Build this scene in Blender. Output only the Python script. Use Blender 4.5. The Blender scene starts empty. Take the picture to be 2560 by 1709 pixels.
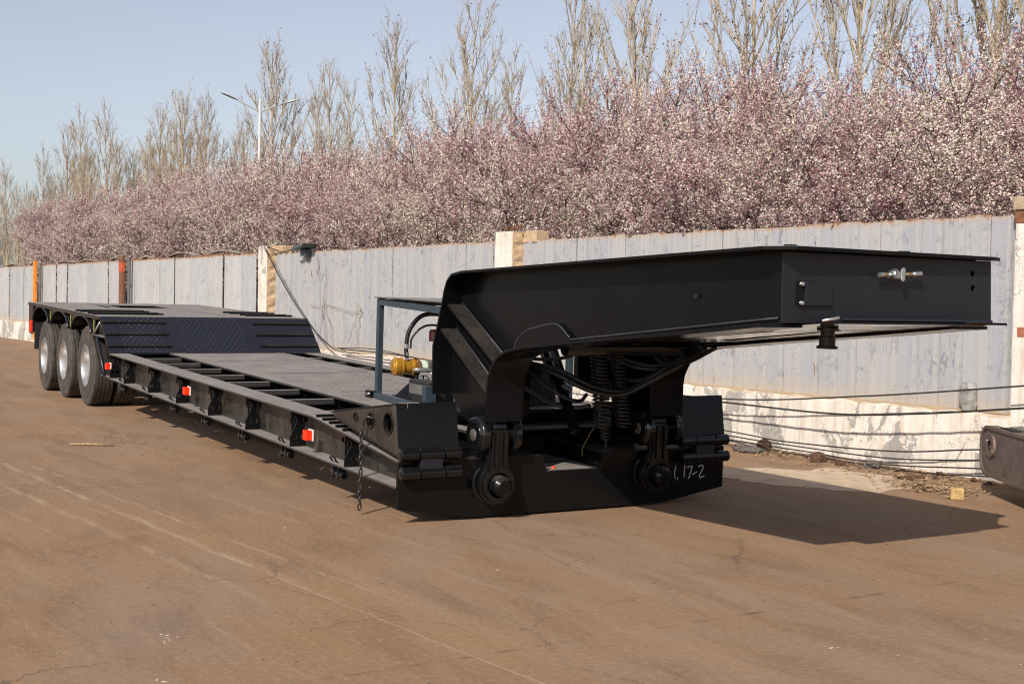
import bpy, math, random
import numpy as np
from mathutils import Vector, Matrix
from mathutils.geometry import tessellate_polygon

scene = bpy.context.scene
COL = scene.collection
R = math.radians

# ------------------------------------------------------------------ camera
cam_d = bpy.data.cameras.new("camera")
cam = bpy.data.objects.new("camera", cam_d)
COL.objects.link(cam)
cam_d.sensor_width = 36.0
cam_d.sensor_fit = 'HORIZONTAL'
cam_d.lens = 36.0 * 3140.736 / 2560.0
cam_d.clip_start = 0.05
cam_d.clip_end = 3000
right = Vector((0.50720935, 0.86158806, 0.02011693))
up = Vector((-0.0366603, -0.00175134, 0.99932625))
fwd = Vector((-0.8610428, 0.50760511, -0.03069778))
m = Matrix((right, up, -fwd)).transposed().to_4x4()
m.translation = (8.12152630, -5.35777369, 1.60718556)
cam.matrix_world = m
scene.camera = cam

# ------------------------------------------------------------------ world, sun, exposure
SUN = Vector((0.81, -1.11, 1.0)).normalized()          # towards the sun
world = bpy.data.worlds.new("World")
scene.world = world
world.use_nodes = True
wn = world.node_tree
wn.nodes.clear()
sky = wn.nodes.new("ShaderNodeTexSky")
sky.sky_type = 'NISHITA'
sky.sun_disc = False
sky.sun_elevation = math.asin(SUN.z)
sky.sun_rotation = math.atan2(SUN.x, SUN.y)
sky.altitude = 50
sky.air_density = 1.0
sky.dust_density = 1.6
sky.ozone_density = 2.0
bg = wn.nodes.new("ShaderNodeBackground")
bg.inputs[1].default_value = 0.116
wo = wn.nodes.new("ShaderNodeOutputWorld")
hz = wn.nodes.new("ShaderNodeHueSaturation")      # spring haze: the whole sky a little paler
hz.inputs['Saturation'].default_value = 0.52
hz.inputs['Hue'].default_value = 0.512
wn.links.new(sky.outputs[0], hz.inputs['Color'])
wn.links.new(hz.outputs[0], bg.inputs[0])
wn.links.new(bg.outputs[0], wo.inputs[0])

sun_d = bpy.data.lights.new("sun", 'SUN')
sun_d.energy = 4.7
sun_d.angle = R(0.53)
sun_d.color = (1.0, 0.93, 0.83)
sun = bpy.data.objects.new("sun", sun_d)
COL.objects.link(sun)
sun.rotation_euler = SUN.to_track_quat('Z', 'Y').to_euler()
sun.location = (20, -25, 30)

scene.view_settings.view_transform = 'Standard'
scene.view_settings.look = 'None'
scene.view_settings.exposure = 0.20
scene.view_settings.gamma = 1.0
scene.view_settings.use_curve_mapping = False
scene.render.engine = 'CYCLES'
scene.cycles.max_bounces = 6
scene.cycles.diffuse_bounces = 3
scene.cycles.glossy_bounces = 4
scene.cycles.filter_width = 1.15

# ------------------------------------------------------------------ node helpers
def new_mat(name):
    mt = bpy.data.materials.new(name)
    mt.use_nodes = True
    nt = mt.node_tree
    nt.nodes.clear()
    out = nt.nodes.new("ShaderNodeOutputMaterial")
    b = nt.nodes.new("ShaderNodeBsdfPrincipled")
    nt.links.new(b.outputs[0], out.inputs[0])
    return mt, nt, b

class G:
    """small node-graph helper"""
    def __init__(s, nt):
        s.nt = nt
    def node(s, t, **kw):
        n = s.nt.nodes.new(t)
        for k, v in kw.items():
            setattr(n, k, v)
        return n
    def put(s, sock, v):
        if isinstance(v, bpy.types.NodeSocket):
            s.nt.links.new(v, sock)
        elif v is not None:
            if hasattr(sock, 'default_value'):
                try:
                    sock.default_value = v
                except Exception:
                    sock.default_value = tuple(v) + (1.0,)
    def math(s, op, a, b=None, c=None, clamp=False):
        n = s.node("ShaderNodeMath", operation=op)
        n.use_clamp = clamp
        s.put(n.inputs[0], a)
        s.put(n.inputs[1], b)
        s.put(n.inputs[2], c)
        return n.outputs[0]
    def noise(s, vec, scale, detail=4.0, rough=0.55, dist=0.0):
        n = s.node("ShaderNodeTexNoise")
        s.put(n.inputs['Vector'], vec)
        n.inputs['Scale'].default_value = scale
        n.inputs['Detail'].default_value = detail
        n.inputs['Roughness'].default_value = rough
        n.inputs['Distortion'].default_value = dist
        return n.outputs[0]
    def voro(s, vec, scale, feature='F1', rnd=1.0):
        n = s.node("ShaderNodeTexVoronoi", feature=feature)
        s.put(n.inputs['Vector'], vec)
        n.inputs['Scale'].default_value = scale
        n.inputs['Randomness'].default_value = rnd
        return n
    def ramp(s, f, a, b, smooth=False):
        """map f from [a,b] to [0,1]"""
        n = s.node("ShaderNodeMapRange")
        n.clamp = True
        if smooth:
            n.interpolation_type = 'SMOOTHSTEP'
        s.put(n.inputs[0], f)
        n.inputs[1].default_value = a
        n.inputs[2].default_value = b
        return n.outputs[0]
    def mix(s, f, a, b, blend='MIX'):
        n = s.node("ShaderNodeMix", data_type='RGBA', blend_type=blend)
        s.put(n.inputs[0], f)
        s.put(n.inputs[6], a)
        s.put(n.inputs[7], b)
        return n.outputs[2]
    def mapping(s, vec, scale=(1, 1, 1), loc=(0, 0, 0), rot=(0, 0, 0)):
        n = s.node("ShaderNodeMapping")
        s.put(n.inputs[0], vec)
        n.inputs['Location'].default_value = loc
        n.inputs['Rotation'].default_value = rot
        n.inputs['Scale'].default_value = scale
        return n.outputs[0]
    def bump(s, h, strength=0.3, dist=0.02, normal=None):
        n = s.node("ShaderNodeBump")
        n.inputs['Strength'].default_value = strength
        n.inputs['Distance'].default_value = dist
        s.put(n.inputs['Height'], h)
        if normal is not None:
            s.put(n.inputs['Normal'], normal)
        return n.outputs[0]
    def pos(s):
        return s.node("ShaderNodeNewGeometry").outputs['Position']
    def obj(s):
        return s.node("ShaderNodeTexCoord").outputs['Object']
    def rnd(s):
        return s.node("ShaderNodeObjectInfo").outputs['Random']
    def normal_z(s):
        g = s.node("ShaderNodeNewGeometry")
        x = s.node("ShaderNodeSeparateXYZ")
        s.nt.links.new(g.outputs['True Normal'], x.inputs[0])
        return x.outputs[2]
    def xyz(s, v):
        x = s.node("ShaderNodeSeparateXYZ")
        s.put(x.inputs[0], v)
        return x.outputs
    def comb(s, x, y, z):
        n = s.node("ShaderNodeCombineXYZ")
        s.put(n.inputs[0], x); s.put(n.inputs[1], y); s.put(n.inputs[2], z)
        return n.outputs[0]

def c4(r, g, b):
    return (r, g, b, 1.0)

def simple(name, col, rough=0.5, metal=0.0, var=0.15, scale=8.0, bump=0.0, spec=0.5, coat=0.0):
    mt, nt, b = new_mat(name)
    g = G(nt)
    v = g.pos()
    nz = g.noise(v, scale, 5)
    dark = c4(*[c * (1 - var) for c in col])
    lite = c4(*[min(1, c * (1 + var)) for c in col])
    g.put(b.inputs['Base Color'], g.mix(g.ramp(nz, 0.3, 0.7), dark, lite))
    g.put(b.inputs['Roughness'], g.math('MULTIPLY_ADD', nz, 0.25, max(0.02, rough - 0.12)))
    b.inputs['Metallic'].default_value = metal
    b.inputs['Specular IOR Level'].default_value = spec
    b.inputs['Coat Weight'].default_value = coat
    if bump:
        g.put(b.inputs['Normal'], g.bump(g.noise(v, scale * 6, 4), bump, 0.01))
    return mt

M = {}

# glossy black paint with dust on faces that look up, faint waves in the plate and rougher smears
def black_paint(name, base=(0.0048, 0.0049, 0.0056), rough=0.18, dust=0.35, wave=0.06, spec=0.22, film=0.006, dustcol=(0.17, 0.135, 0.11), dlo=0.30):
    mt, nt, b = new_mat(name)
    g = G(nt)
    v = g.pos()
    n1 = g.noise(v, 3.0, 5, 0.6)
    n2 = g.noise(v, 34.0, 3, 0.6)
    up_ = g.ramp(g.normal_z(), 0.45, 0.95)
    dn = g.math('MULTIPLY', g.ramp(g.math('ADD', g.math('MULTIPLY', n1, 0.6), g.math('MULTIPLY', n2, 0.4)), dlo, 0.62), up_)
    dn = g.math('MULTIPLY', dn, dust)
    film = g.math('MULTIPLY', g.ramp(g.noise(g.mapping(v, scale=(1, 1, .35)), 4.5, 6, 0.7), 0.46, 0.72), film * 1.8)
    dn = g.math('ADD', dn, film, clamp=True)
    g.put(b.inputs['Base Color'], g.mix(dn, c4(*base), c4(*dustcol)))
    r = g.math('MULTIPLY_ADD', n1, 0.16, rough - 0.08)
    r = g.math('MULTIPLY_ADD', dn, 0.8, r, clamp=True)
    g.put(b.inputs['Roughness'], r)
    b.inputs['Specular IOR Level'].default_value = spec
    h = g.math('ADD', g.noise(v, 2.2, 2), g.math('MULTIPLY', g.noise(v, 90, 2), 0.012))
    g.put(b.inputs['Normal'], g.bump(h, wave, 0.06))
    return mt

M['paint'] = black_paint('black_paint')
M['paint_neck'] = black_paint('neck_paint', base=(0.004, 0.0043, 0.0055), rough=0.22, dust=0.25, wave=0.09, spec=0.17)
M['paint_slope'] = black_paint('slope_paint', base=(0.0095, 0.0105, 0.0165), rough=0.34, dust=0.02, wave=0.03, spec=0.5)
M['paint_gloss'] = black_paint('thick_gloss_paint', rough=0.12, dust=0.05, wave=0.22, spec=0.5)
M['deck'] = black_paint('dusty_deck_paint', base=(0.030, 0.028, 0.028), rough=0.42, dust=0.95, wave=0.05, spec=0.5, film=0.02, dustcol=(0.235, 0.205, 0.190), dlo=0.0)
M['paint_dust_reflect'] = black_paint('dust_and_reflection_paint', base=(0.018, 0.0155, 0.0135), rough=0.34, dust=0.5, wave=0.04, spec=0.5, film=0.16)  # dust film; the brown base also paints in the reflected sunlit ground
M['paint_front_lit'] = black_paint('lit_front_paint', base=(0.009, 0.0095, 0.013), rough=0.42, dust=0.05, wave=0.03, spec=0.42)  # lighter copy of the neck paint: sun and sky on the front painted in
M['bolt'] = simple('dull_bolt', (0.14, 0.125, 0.115), 0.35, 0.5, 0.3, 40)
M['stud'] = simple('glint_stud', (0.075, 0.077, 0.095), 0.26, 0.4, 0.4, 30)  # pale stud colour paints in the glints on the treads
M['weld'] = simple('weld_bead', (0.06, 0.06, 0.07), 0.22, 0.3, 0.3, 60, 0.4)
M['frame'] = simple('blue_grey_paint', (0.026, 0.042, 0.056), 0.38, 0, 0.18, 12)
M['rubber'] = simple('black_rubber', (0.014, 0.014, 0.015), 0.5, 0, 0.2, 30)
M['hose'] = simple('hose_rubber', (0.012, 0.012, 0.013), 0.30, 0, 0.2, 60, 0.15)
M['steel'] = simple('bright_steel', (0.62, 0.62, 0.62), 0.28, 0.9, 0.2, 30)
M['chain'] = simple('chain_steel', (0.06, 0.055, 0.052), 0.35, 0.7, 0.4, 80)
M['gold'] = simple('gold_filter_paint', (0.40, 0.20, 0.022), 0.27, 0.35, 0.12, 20)
M['mint'] = simple('mint_collar', (0.50, 0.62, 0.50), 0.45, 0, 0.1, 20)
M['red'] = simple('red_lens', (0.85, 0.035, 0.008), 0.2, 0, 0.12, 60)
M['lens_edge'] = simple('white_lens_edge', (0.75, 0.72, 0.68), 0.4, 0, 0.05, 60)
M['red_paint'] = simple('dark_red_paint', (0.16, 0.01, 0.02), 0.3, 0, 0.1, 20)
M['strap'] = simple('yellow_green_tape', (0.42, 0.48, 0.12), 0.6, 0, 0.3, 60)
M['chalk'] = simple('white_chalk', (0.42, 0.42, 0.43), 0.95, 0, 0.25, 160)
M['yellowwire'] = simple('yellow_wire', (0.12, 0.085, 0.02), 0.4, 0, 0.1, 20)
M['copper'] = simple('brass_fitting', (0.45, 0.30, 0.10), 0.3, 0.8, 0.15, 30)
M['dark'] = simple('dark_hole', (0.006, 0.006, 0.006), 0.8, 0, 0.1, 10)  # near-black that paints the shade inside openings; also colours the wear pad

def tyre_mat():
    mt, nt, b = new_mat('tyre_rubber')
    g = G(nt)
    v = g.pos()
    n = g.noise(v, 5, 5, 0.6)
    n2 = g.noise(v, 40, 3)
    f = g.ramp(g.math('ADD', g.math('MULTIPLY', n, .7), g.math('MULTIPLY', n2, .3)), 0.36, 0.66)
    g.put(b.inputs['Base Color'], g.mix(f, c4(0.022, 0.020, 0.019), c4(0.082, 0.066, 0.052)))
    b.inputs['Roughness'].default_value = 0.78
    g.put(b.inputs['Normal'], g.bump(n2, 0.2, 0.004))
    return mt
M['tyre'] = tyre_mat()
M['rim'] = simple('silver_rim', (0.62, 0.61, 0.60), 0.36, 0.92, 0.06, 4)

# ------------------------------------------------------------------ mesh helpers
class MB:
    def __init__(s):
        s.v = []
        s.f = []
    def add(s, vs, fs):
        o = len(s.v)
        s.v.extend([tuple(p) for p in vs])
        s.f.extend([tuple(i + o for i in q) for q in fs])
        return s
    def box(s, lo, hi):
        x0, y0, z0 = lo; x1, y1, z1 = hi
        return s.add([(x0, y0, z0), (x1, y0, z0), (x1, y1, z0), (x0, y1, z0), (x0, y0, z1), (x1, y0, z1), (x1, y1, z1), (x0, y1, z1)],
                     [(0, 3, 2, 1), (4, 5, 6, 7), (0, 1, 5, 4), (1, 2, 6, 5), (2, 3, 7, 6), (3, 0, 4, 7)])
    def bar(s, p0, p1, w, h, upv=(0, 0, 1)):
        p0 = Vector(p0); p1 = Vector(p1)
        d = (p1 - p0).normalized()
        u = Vector(upv)
        if abs(d.dot(u)) > 0.98:
            u = Vector((1, 0, 0))
        a = d.cross(u).normalized(); u = a.cross(d)
        vs = []
        for p in (p0, p1):
            for sx, sy in ((-1, -1), (1, -1), (1, 1), (-1, 1)):
                vs.append(p + a * (w / 2 * sx) + u * (h / 2 * sy))
        return s.add(vs, [(0, 1, 2, 3), (7, 6, 5, 4), (0, 4, 5, 1), (1, 5, 6, 2), (2, 6, 7, 3), (3, 7, 4, 0)])
    def tube(s, pts, r, seg=8, cap=True):
        pts = [Vector(p) for p in pts]
        n = len(pts)
        rs = r if isinstance(r, (list, tuple)) else [r] * n
        vs = []
        prev = None
        for i, p in enumerate(pts):
            d = (pts[min(i + 1, n - 1)] - pts[max(i - 1, 0)])
            if d.length < 1e-9:
                d = Vector((0, 0, 1))
            d.normalize()
            if prev is None:
                a = d.orthogonal().normalized()
            else:
                a = (prev - d * prev.dot(d))
                a = a.normalized() if a.length > 1e-6 else d.orthogonal().normalized()
            prev = a
            b = d.cross(a)
            for k in range(seg):
                t = 2 * math.pi * k / seg
                vs.append(p + a * (math.cos(t) * rs[i]) + b * (math.sin(t) * rs[i]))
        fs = []
        for i in range(n - 1):
            for k in range(seg):
                k2 = (k + 1) % seg
                fs.append((i * seg + k, i * seg + k2, (i + 1) * seg + k2, (i + 1) * seg + k))
        if cap:
            fs.append(tuple(range(seg - 1, -1, -1)))
            fs.append(tuple((n - 1) * seg + k for k in range(seg)))
        return s.add(vs, fs)
    def lathe(s, prof, c, axis, seg=32, closed=False):
        """prof: list of (r, t) along axis; c centre"""
        ax = Vector(axis).normalized()
        a = ax.orthogonal().normalized(); b = ax.cross(a)
        c = Vector(c)
        vs = []
        for r_, t in prof:
            for k in range(seg):
                th = 2 * math.pi * k / seg
                vs.append(c + ax * t + (a * math.cos(th) + b * math.sin(th)) * r_)
        fs = []
        n = len(prof)
        for i in range(n if closed else n - 1):
            j = (i + 1) % n
            for k in range(seg):
                k2 = (k + 1) % seg
                fs.append((i * seg + k, i * seg + k2, j * seg + k2, j * seg + k))
        return s.add(vs, fs)
    def plate(s, outer, holes, origin, ux, uy, thick):
        """flat plate with holes; outline in (u,v); thickness along ux x uy"""
        o = Vector(origin); ux = Vector(ux); uy = Vector(uy)
        nn = ux.cross(uy).normalized() * thick
        loops = [outer] + list(holes)
        tri = tessellate_polygon([[Vector((p[0], p[1], 0)) for p in l] for l in loops])
        flat = [p for l in loops for p in l]
        N = len(flat)
        vs = [o + ux * p[0] + uy * p[1] for p in flat]
        vs += [q + nn for q in vs]
        fs = []
        for t in tri:
            a, b, c_ = [flat[i] for i in t]
            area = (b[0] - a[0]) * (c_[1] - a[1]) - (b[1] - a[1]) * (c_[0] - a[0])
            t = tuple(t) if area > 0 else tuple(reversed(t))
            fs.append(tuple(reversed(t)))
            fs.append(tuple(i + N for i in t))
        k = 0
        for li, l in enumerate(loops):
            n = len(l)
            ar = sum(l[i][0] * l[(i + 1) % n][1] - l[(i + 1) % n][0] * l[i][1] for i in range(n))
            ccw = ar > 0
            if li > 0:
                ccw = not ccw
            for i in range(n):
                j = (i + 1) % n
                q = (k + i, k + j, k + j + N, k + i + N)
                fs.append(q if ccw else tuple(reversed(q)))
            k += n
        return s.add(vs, fs)
    def strip(s, path, y0, y1, th, side=1):
        """a bent plate that follows a path in (x,z), running y0..y1, thickness th on the left of the path"""
        n = len(path)
        off = []
        for i in range(n):
            a = Vector(path[max(i - 1, 0)]); b = Vector(path[min(i + 1, n - 1)])
            d = (b - a).normalized()
            off.append((path[i][0] - d.y * th * side, path[i][1] + d.x * th * side))
        vs = []
        for i in range(n):
            p, q = path[i], off[i]
            vs += [(p[0], y0, p[1]), (p[0], y1, p[1]), (q[0], y1, q[1]), (q[0], y0, q[1])]
        fs = []
        for i in range(n - 1):
            for k in range(4):
                k2 = (k + 1) % 4
                fs.append((i * 4 + k, i * 4 + k2, i * 4 + 4 + k2, i * 4 + 4 + k))
        fs.append((3, 2, 1, 0))
        e = (n - 1) * 4
        fs.append((e, e + 1, e + 2, e + 3))
        return s.add(vs, fs)
    def mesh(s, name):
        me = bpy.data.meshes.new(name)
        me.from_pydata(s.v, [], s.f)
        me.update()
        return me
    def build(s, name, mat, parent=None, smooth=False, bevel=0.0, loc=None, fix=True):
        me = s.mesh(name)
        if fix:
            import bmesh
            bm = bmesh.new(); bm.from_mesh(me)
            bmesh.ops.recalc_face_normals(bm, faces=bm.faces)
            bm.to_mesh(me); bm.free()
        return link(name, me, mat, parent, smooth, bevel, loc)

def link(name, me, mat, parent=None, smooth=False, bevel=0.0, loc=None):
    if mat is not None and len(me.materials) == 0:
        me.materials.append(M[mat] if isinstance(mat, str) else mat)
    o = bpy.data.objects.new(name, me)
    COL.objects.link(o)
    if parent is not None:
        o.parent = parent
    if loc is not None:
        o.location = loc
    if smooth:
        if smooth is True:
            me.polygons.foreach_set('use_smooth', [True] * len(me.polygons))
        else:
            me.polygons.foreach_set('use_smooth', [True] * len(me.polygons))
            me.set_sharp_from_angle(angle=R(smooth))
    if bevel:
        bv = o.modifiers.new('bevel', 'BEVEL')
        bv.width = bevel
        bv.segments = 2
        bv.limit_method = 'ANGLE'
        bv.angle_limit = R(40)
    return o

def empty(name, loc=(0, 0, 0), rot=(0, 0, 0)):
    o = bpy.data.objects.new(name, None)
    COL.objects.link(o)
    o.location = loc
    o.rotation_euler = rot
    o.empty_display_size = 0.3
    return o

def tag(o, label, cat, group=None, kind=None):
    o['label'] = label
    o['category'] = cat
    if group:
        o['group'] = group
    if kind:
        o['kind'] = kind
    return o

def circle(cx, cy, r, n=14, a0=0.0):
    return [(cx + r * math.cos(a0 + 2 * math.pi * k / n), cy + r * math.sin(a0 + 2 * math.pi * k / n)) for k in range(n)]

def bez(pts, n=10):
    """Catmull-Rom through points"""
    P = [Vector(p) for p in pts]
    P = [P[0] * 2 - P[1]] + P + [P[-1] * 2 - P[-2]]
    out = []
    for i in range(1, len(P) - 2):
        for k in range(n):
            t = k / n
            a, b, c_, d = P[i - 1], P[i], P[i + 1], P[i + 2]
            out.append(0.5 * ((2 * b) + (c_ - a) * t + (2 * a - 5 * b + 4 * c_ - d) * t * t + (3 * b - a - 3 * c_ + d) * t ** 3))
    out.append(P[-2])
    return out

# ------------------------------------------------------------------ ground
def ground_mat():
    mt, nt, b = new_mat('dusty_yard_concrete')
    g = G(nt)
    v = g.pos()
    x, y, z = g.xyz(v)
    # coordinates turned along the traffic direction, stretched
    along = g.mapping(v, scale=(0.28, 1.0, 1.0), rot=(0, 0, R(-8)))
    big = g.noise(g.mapping(v, scale=(0.6, 1, 1), rot=(0, 0, R(-8))), 0.55, 5, 0.6)
    mid = g.noise(along, 2.6, 6, 0.62, 0.4)
    fine = g.noise(v, 26, 6, 0.68)
    grit = g.noise(v, 130, 3, 0.7)
    straw = g.noise(g.mapping(v, scale=(0.22, 1, 1), rot=(0, 0, R(35))), 60, 3, 0.7, 1.5)
    straw2 = g.noise(g.mapping(v, scale=(1, 0.2, 1), rot=(0, 0, R(20))), 52, 3, 0.7, 1.5)
    brown = c4(0.246, 0.145, 0.079)
    grey = c4(0.236, 0.158, 0.108)
    dark = c4(0.150, 0.086, 0.048)
    tan = c4(0.385, 0.248, 0.140)
    col = g.mix(g.ramp(big, 0.42, 0.58), brown, grey)
    huge = g.noise(g.mapping(v, scale=(0.45, 1, 1), loc=(5, 2, 0), rot=(0, 0, R(-8))), 0.42, 4, 0.55)
    col = g.mix(g.math('MULTIPLY', g.ramp(huge, 0.46, 0.66), 0.45), col, c4(0.185, 0.118, 0.078))
    worn = g.noise(g.mapping(v, scale=(0.14, 1, 1), loc=(1, 7, 0), rot=(0, 0, R(-7))), 1.9, 5, 0.6)
    col = g.mix(g.math('MULTIPLY', g.ramp(worn, 0.52, 0.70), 0.38), col, c4(0.310, 0.215, 0.145))
    col = g.mix(g.math('MULTIPLY', g.ramp(mid, 0.48, 0.74), 0.75), col, dark)
    col = g.mix(g.math('MULTIPLY', g.ramp(fine, 0.48, 0.70), 0.42), col, tan)
    col = g.mix(g.math('MULTIPLY', g.ramp(grit, 0.58, 0.76), 0.25), col, dark)
    zone = g.ramp(g.noise(v, 1.1, 4, 0.6), 0.46, 0.62)
    stm = g.math('MAXIMUM', g.ramp(straw, 0.66, 0.74), g.ramp(straw2, 0.67, 0.75))
    col = g.mix(g.math('MULTIPLY', g.math('MULTIPLY', stm, zone), 0.8), col, c4(0.47, 0.36, 0.25))
    # tyre tracks: y = a + b x + c x^2, width w
    wob = g.math('MULTIPLY', g.math('SUBTRACT', g.noise(v, 1.3, 2), 0.5), 0.12)
    brk = g.ramp(g.noise(g.mapping(v, scale=(0.5, 2, 1)), 5.0, 5, 0.65), 0.40, 0.62)
    def track(a, b_, c_, w, strength, colr, x0=-12, x1=8, sharp=False):
        nonlocal col
        fx = g.math('MULTIPLY_ADD', g.math('MULTIPLY', x, x), c_, g.math('MULTIPLY_ADD', x, b_, a))
        d = g.math('ABSOLUTE', g.math('ADD', g.math('SUBTRACT', y, fx), g.math('MULTIPLY', wob, 0.35 if sharp else 1.0)))
        mask = g.ramp(d, w, w * 0.25, True)
        mask = g.math('MULTIPLY', mask, g.math('MULTIPLY', g.ramp(x, x0, x0 + 1.5), g.ramp(x, x1, x1 - 1.5)))
        mask = g.math('MULTIPLY', g.math('MULTIPLY', mask, brk if not sharp else g.math('MULTIPLY_ADD', brk, .5, .5)), strength * 0.85)
        col = g.mix(mask, col, colr)
    lite = c4(0.385, 0.285, 0.195)
    track(-3.31, 0.121, -0.001, 0.05, 0.55, lite, -9, 2.5)
    track(-2.97, 0.1188, 0.00144, 0.045, 0.60, lite, -12, 2.6)
    track(-2.99, 0.1185, 0.00144, 0.012, 0.7, lite, -2, 6, True)
    track(-3.10, 0.1188, 0.00144, 0.03, 0.35, lite, -12, 0.5)
    track(-2.73, 0.127, 0.0003, 0.03, 0.5, lite, -8, 3)
    track(-3.03, -0.417, 0.0955, 0.012, 0.5, lite, 1.0, 5)
    track(-2.05, 0.122, 0.0, 0.06, 0.25, lite, -9, 3.5)
    track(-1.75, 0.110, 0.0, 0.02, 0.35, lite, -5, 2.5)
    track(-1.684, 0.7397, -0.0939, 0.16, 0.55, c4(0.215, 0.120, 0.062), 0.8, 7)
    track(-1.30, 0.118, 0.0, 0.025, 0.35, lite, -9, 1.5)
    track(-1.12, 0.112, 0.0, 0.12, 0.30, c4(0.17, 0.105, 0.062), -9, 2.5)
    track(-3.65, 0.121, -0.001, 0.03, 0.35, lite, -8, 0.5)
    track(-2.45, 0.121, 0.0, 0.10, 0.30, c4(0.17, 0.108, 0.066), -10, 4)
    track(0.55, 0.10, -0.02, 0.02, 0.3, lite, 1.0, 6)
    for k in range(4):
        track(-0.10 - 0.05 * k, 0.06, -0.099, 0.010, 0.45, lite, -0.4, 2.6, True)
    # slab joints: x = const
    for jx, ja in ((3.08, -0.03), (-2.6, 0.03), (-8.5, 0.05)):
        d = g.math('ABSOLUTE', g.math('SUBTRACT', x, g.math('MULTIPLY_ADD', y, ja, g.math('ADD', jx, g.math('MULTIPLY', wob, .25)))))
        mk = g.math('MULTIPLY', g.ramp(d, 0.022, 0.004), g.ramp(g.noise(v, 6, 4), 0.46, 0.60))
        col = g.mix(g.math('MULTIPLY', mk, 0.6), col, c4(0.07, 0.05, 0.04))
    # hairline cracks, broken up
    cv = g.node("ShaderNodeVectorMath", operation='ADD')
    g.put(cv.inputs[0], v); g.put(cv.inputs[1], g.comb(g.math('MULTIPLY', mid, .6), g.math('MULTIPLY', fine, .25), 0.0))
    ck = g.voro(cv.outputs[0], 0.55, 'DISTANCE_TO_EDGE').outputs['Distance']
    ckm = g.math('MULTIPLY', g.ramp(ck, 0.0055, 0.0015), g.ramp(g.noise(v, 0.9, 3), 0.48, 0.58))
    col = g.mix(g.math('MULTIPLY', ckm, 0.55), col, c4(0.075, 0.048, 0.034))
    # loose earth by the trailer side
    ex = g.math('DIVIDE', g.math('ADD', x, 6.0), 1.1); ey_ = g.math('DIVIDE', g.math('ADD', y, 1.95), 0.34)
    er = g.math('SQRT', g.math('ADD', g.math('MULTIPLY', ex, ex), g.math('MULTIPLY', ey_, ey_)))
    em = g.math('MULTIPLY', g.ramp(g.math('ADD', er, g.math('MULTIPLY', g.noise(v, 5, 5, .7), 1.0)), 1.55, 0.95), g.ramp(g.noise(v, 13, 4, .7), .35, .6))
    col = g.mix(g.math('MULTIPLY', em, 0.75), col, g.mix(g.ramp(g.noise(v, 7, 3), .4, .6), c4(0.33, 0.215, 0.125), c4(0.16, 0.085, 0.048)))
    # soft oil / damp stains
    st = g.ramp(g.noise(g.mapping(v, scale=(0.5, 1, 1), loc=(3, 1, 0)), 1.4, 4, 0.6), 0.60, 0.74)
    col = g.mix(g.math('MULTIPLY', st, 0.35), col, c4(0.125, 0.095, 0.085))
    g.put(b.inputs['Base Color'], col)
    b.inputs['Roughness'].default_value = 0.88
    b.inputs['Specular IOR Level'].default_value = 0.25
    h = g.math('ADD', g.math('MULTIPLY', fine, 0.6), g.math('ADD', g.math('MULTIPLY', mid, 0.7), g.math('MULTIPLY', stm, 0.10)))
    g.put(b.inputs['Normal'], g.bump(h, 0.24, 0.035))
    return mt

gm = MB()
nx = 60
xs = [-900, -500, -250, -140, -90] + [-70 + 100 * i / nx for i in range(nx + 1)] + [60, 120, 300, 700]
ys = [-700, -250, -90, -45] + [-20 + 45 * i / 30 for i in range(31)] + [40, 90, 250, 700]
rng = random.Random(3)
vs = []
for yy in ys:
    for xx in xs:
        vs.append((xx, yy, 0.0))
fs = []
W = len(xs)
for j in range(len(ys) - 1):
    for i in range(W - 1):
        fs.append((j * W + i, j * W + i + 1, (j + 1) * W + i + 1, (j + 1) * W + i))
gm.add(vs, fs)
gr = gm.build('ground', ground_mat(), fix=False)
gr['kind'] = 'structure'
gr['label'] = 'brown dusty concrete yard with pale tyre tracks'

# ------------------------------------------------------------------ fence line (runs along x, slightly turned)
FA = math.atan(0.0693)
def FP(s, off=0.0, z=0.0):
    return Vector((s - off * math.sin(FA), 4.8695 + 0.0693 * s + off * math.cos(FA), z))

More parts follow.
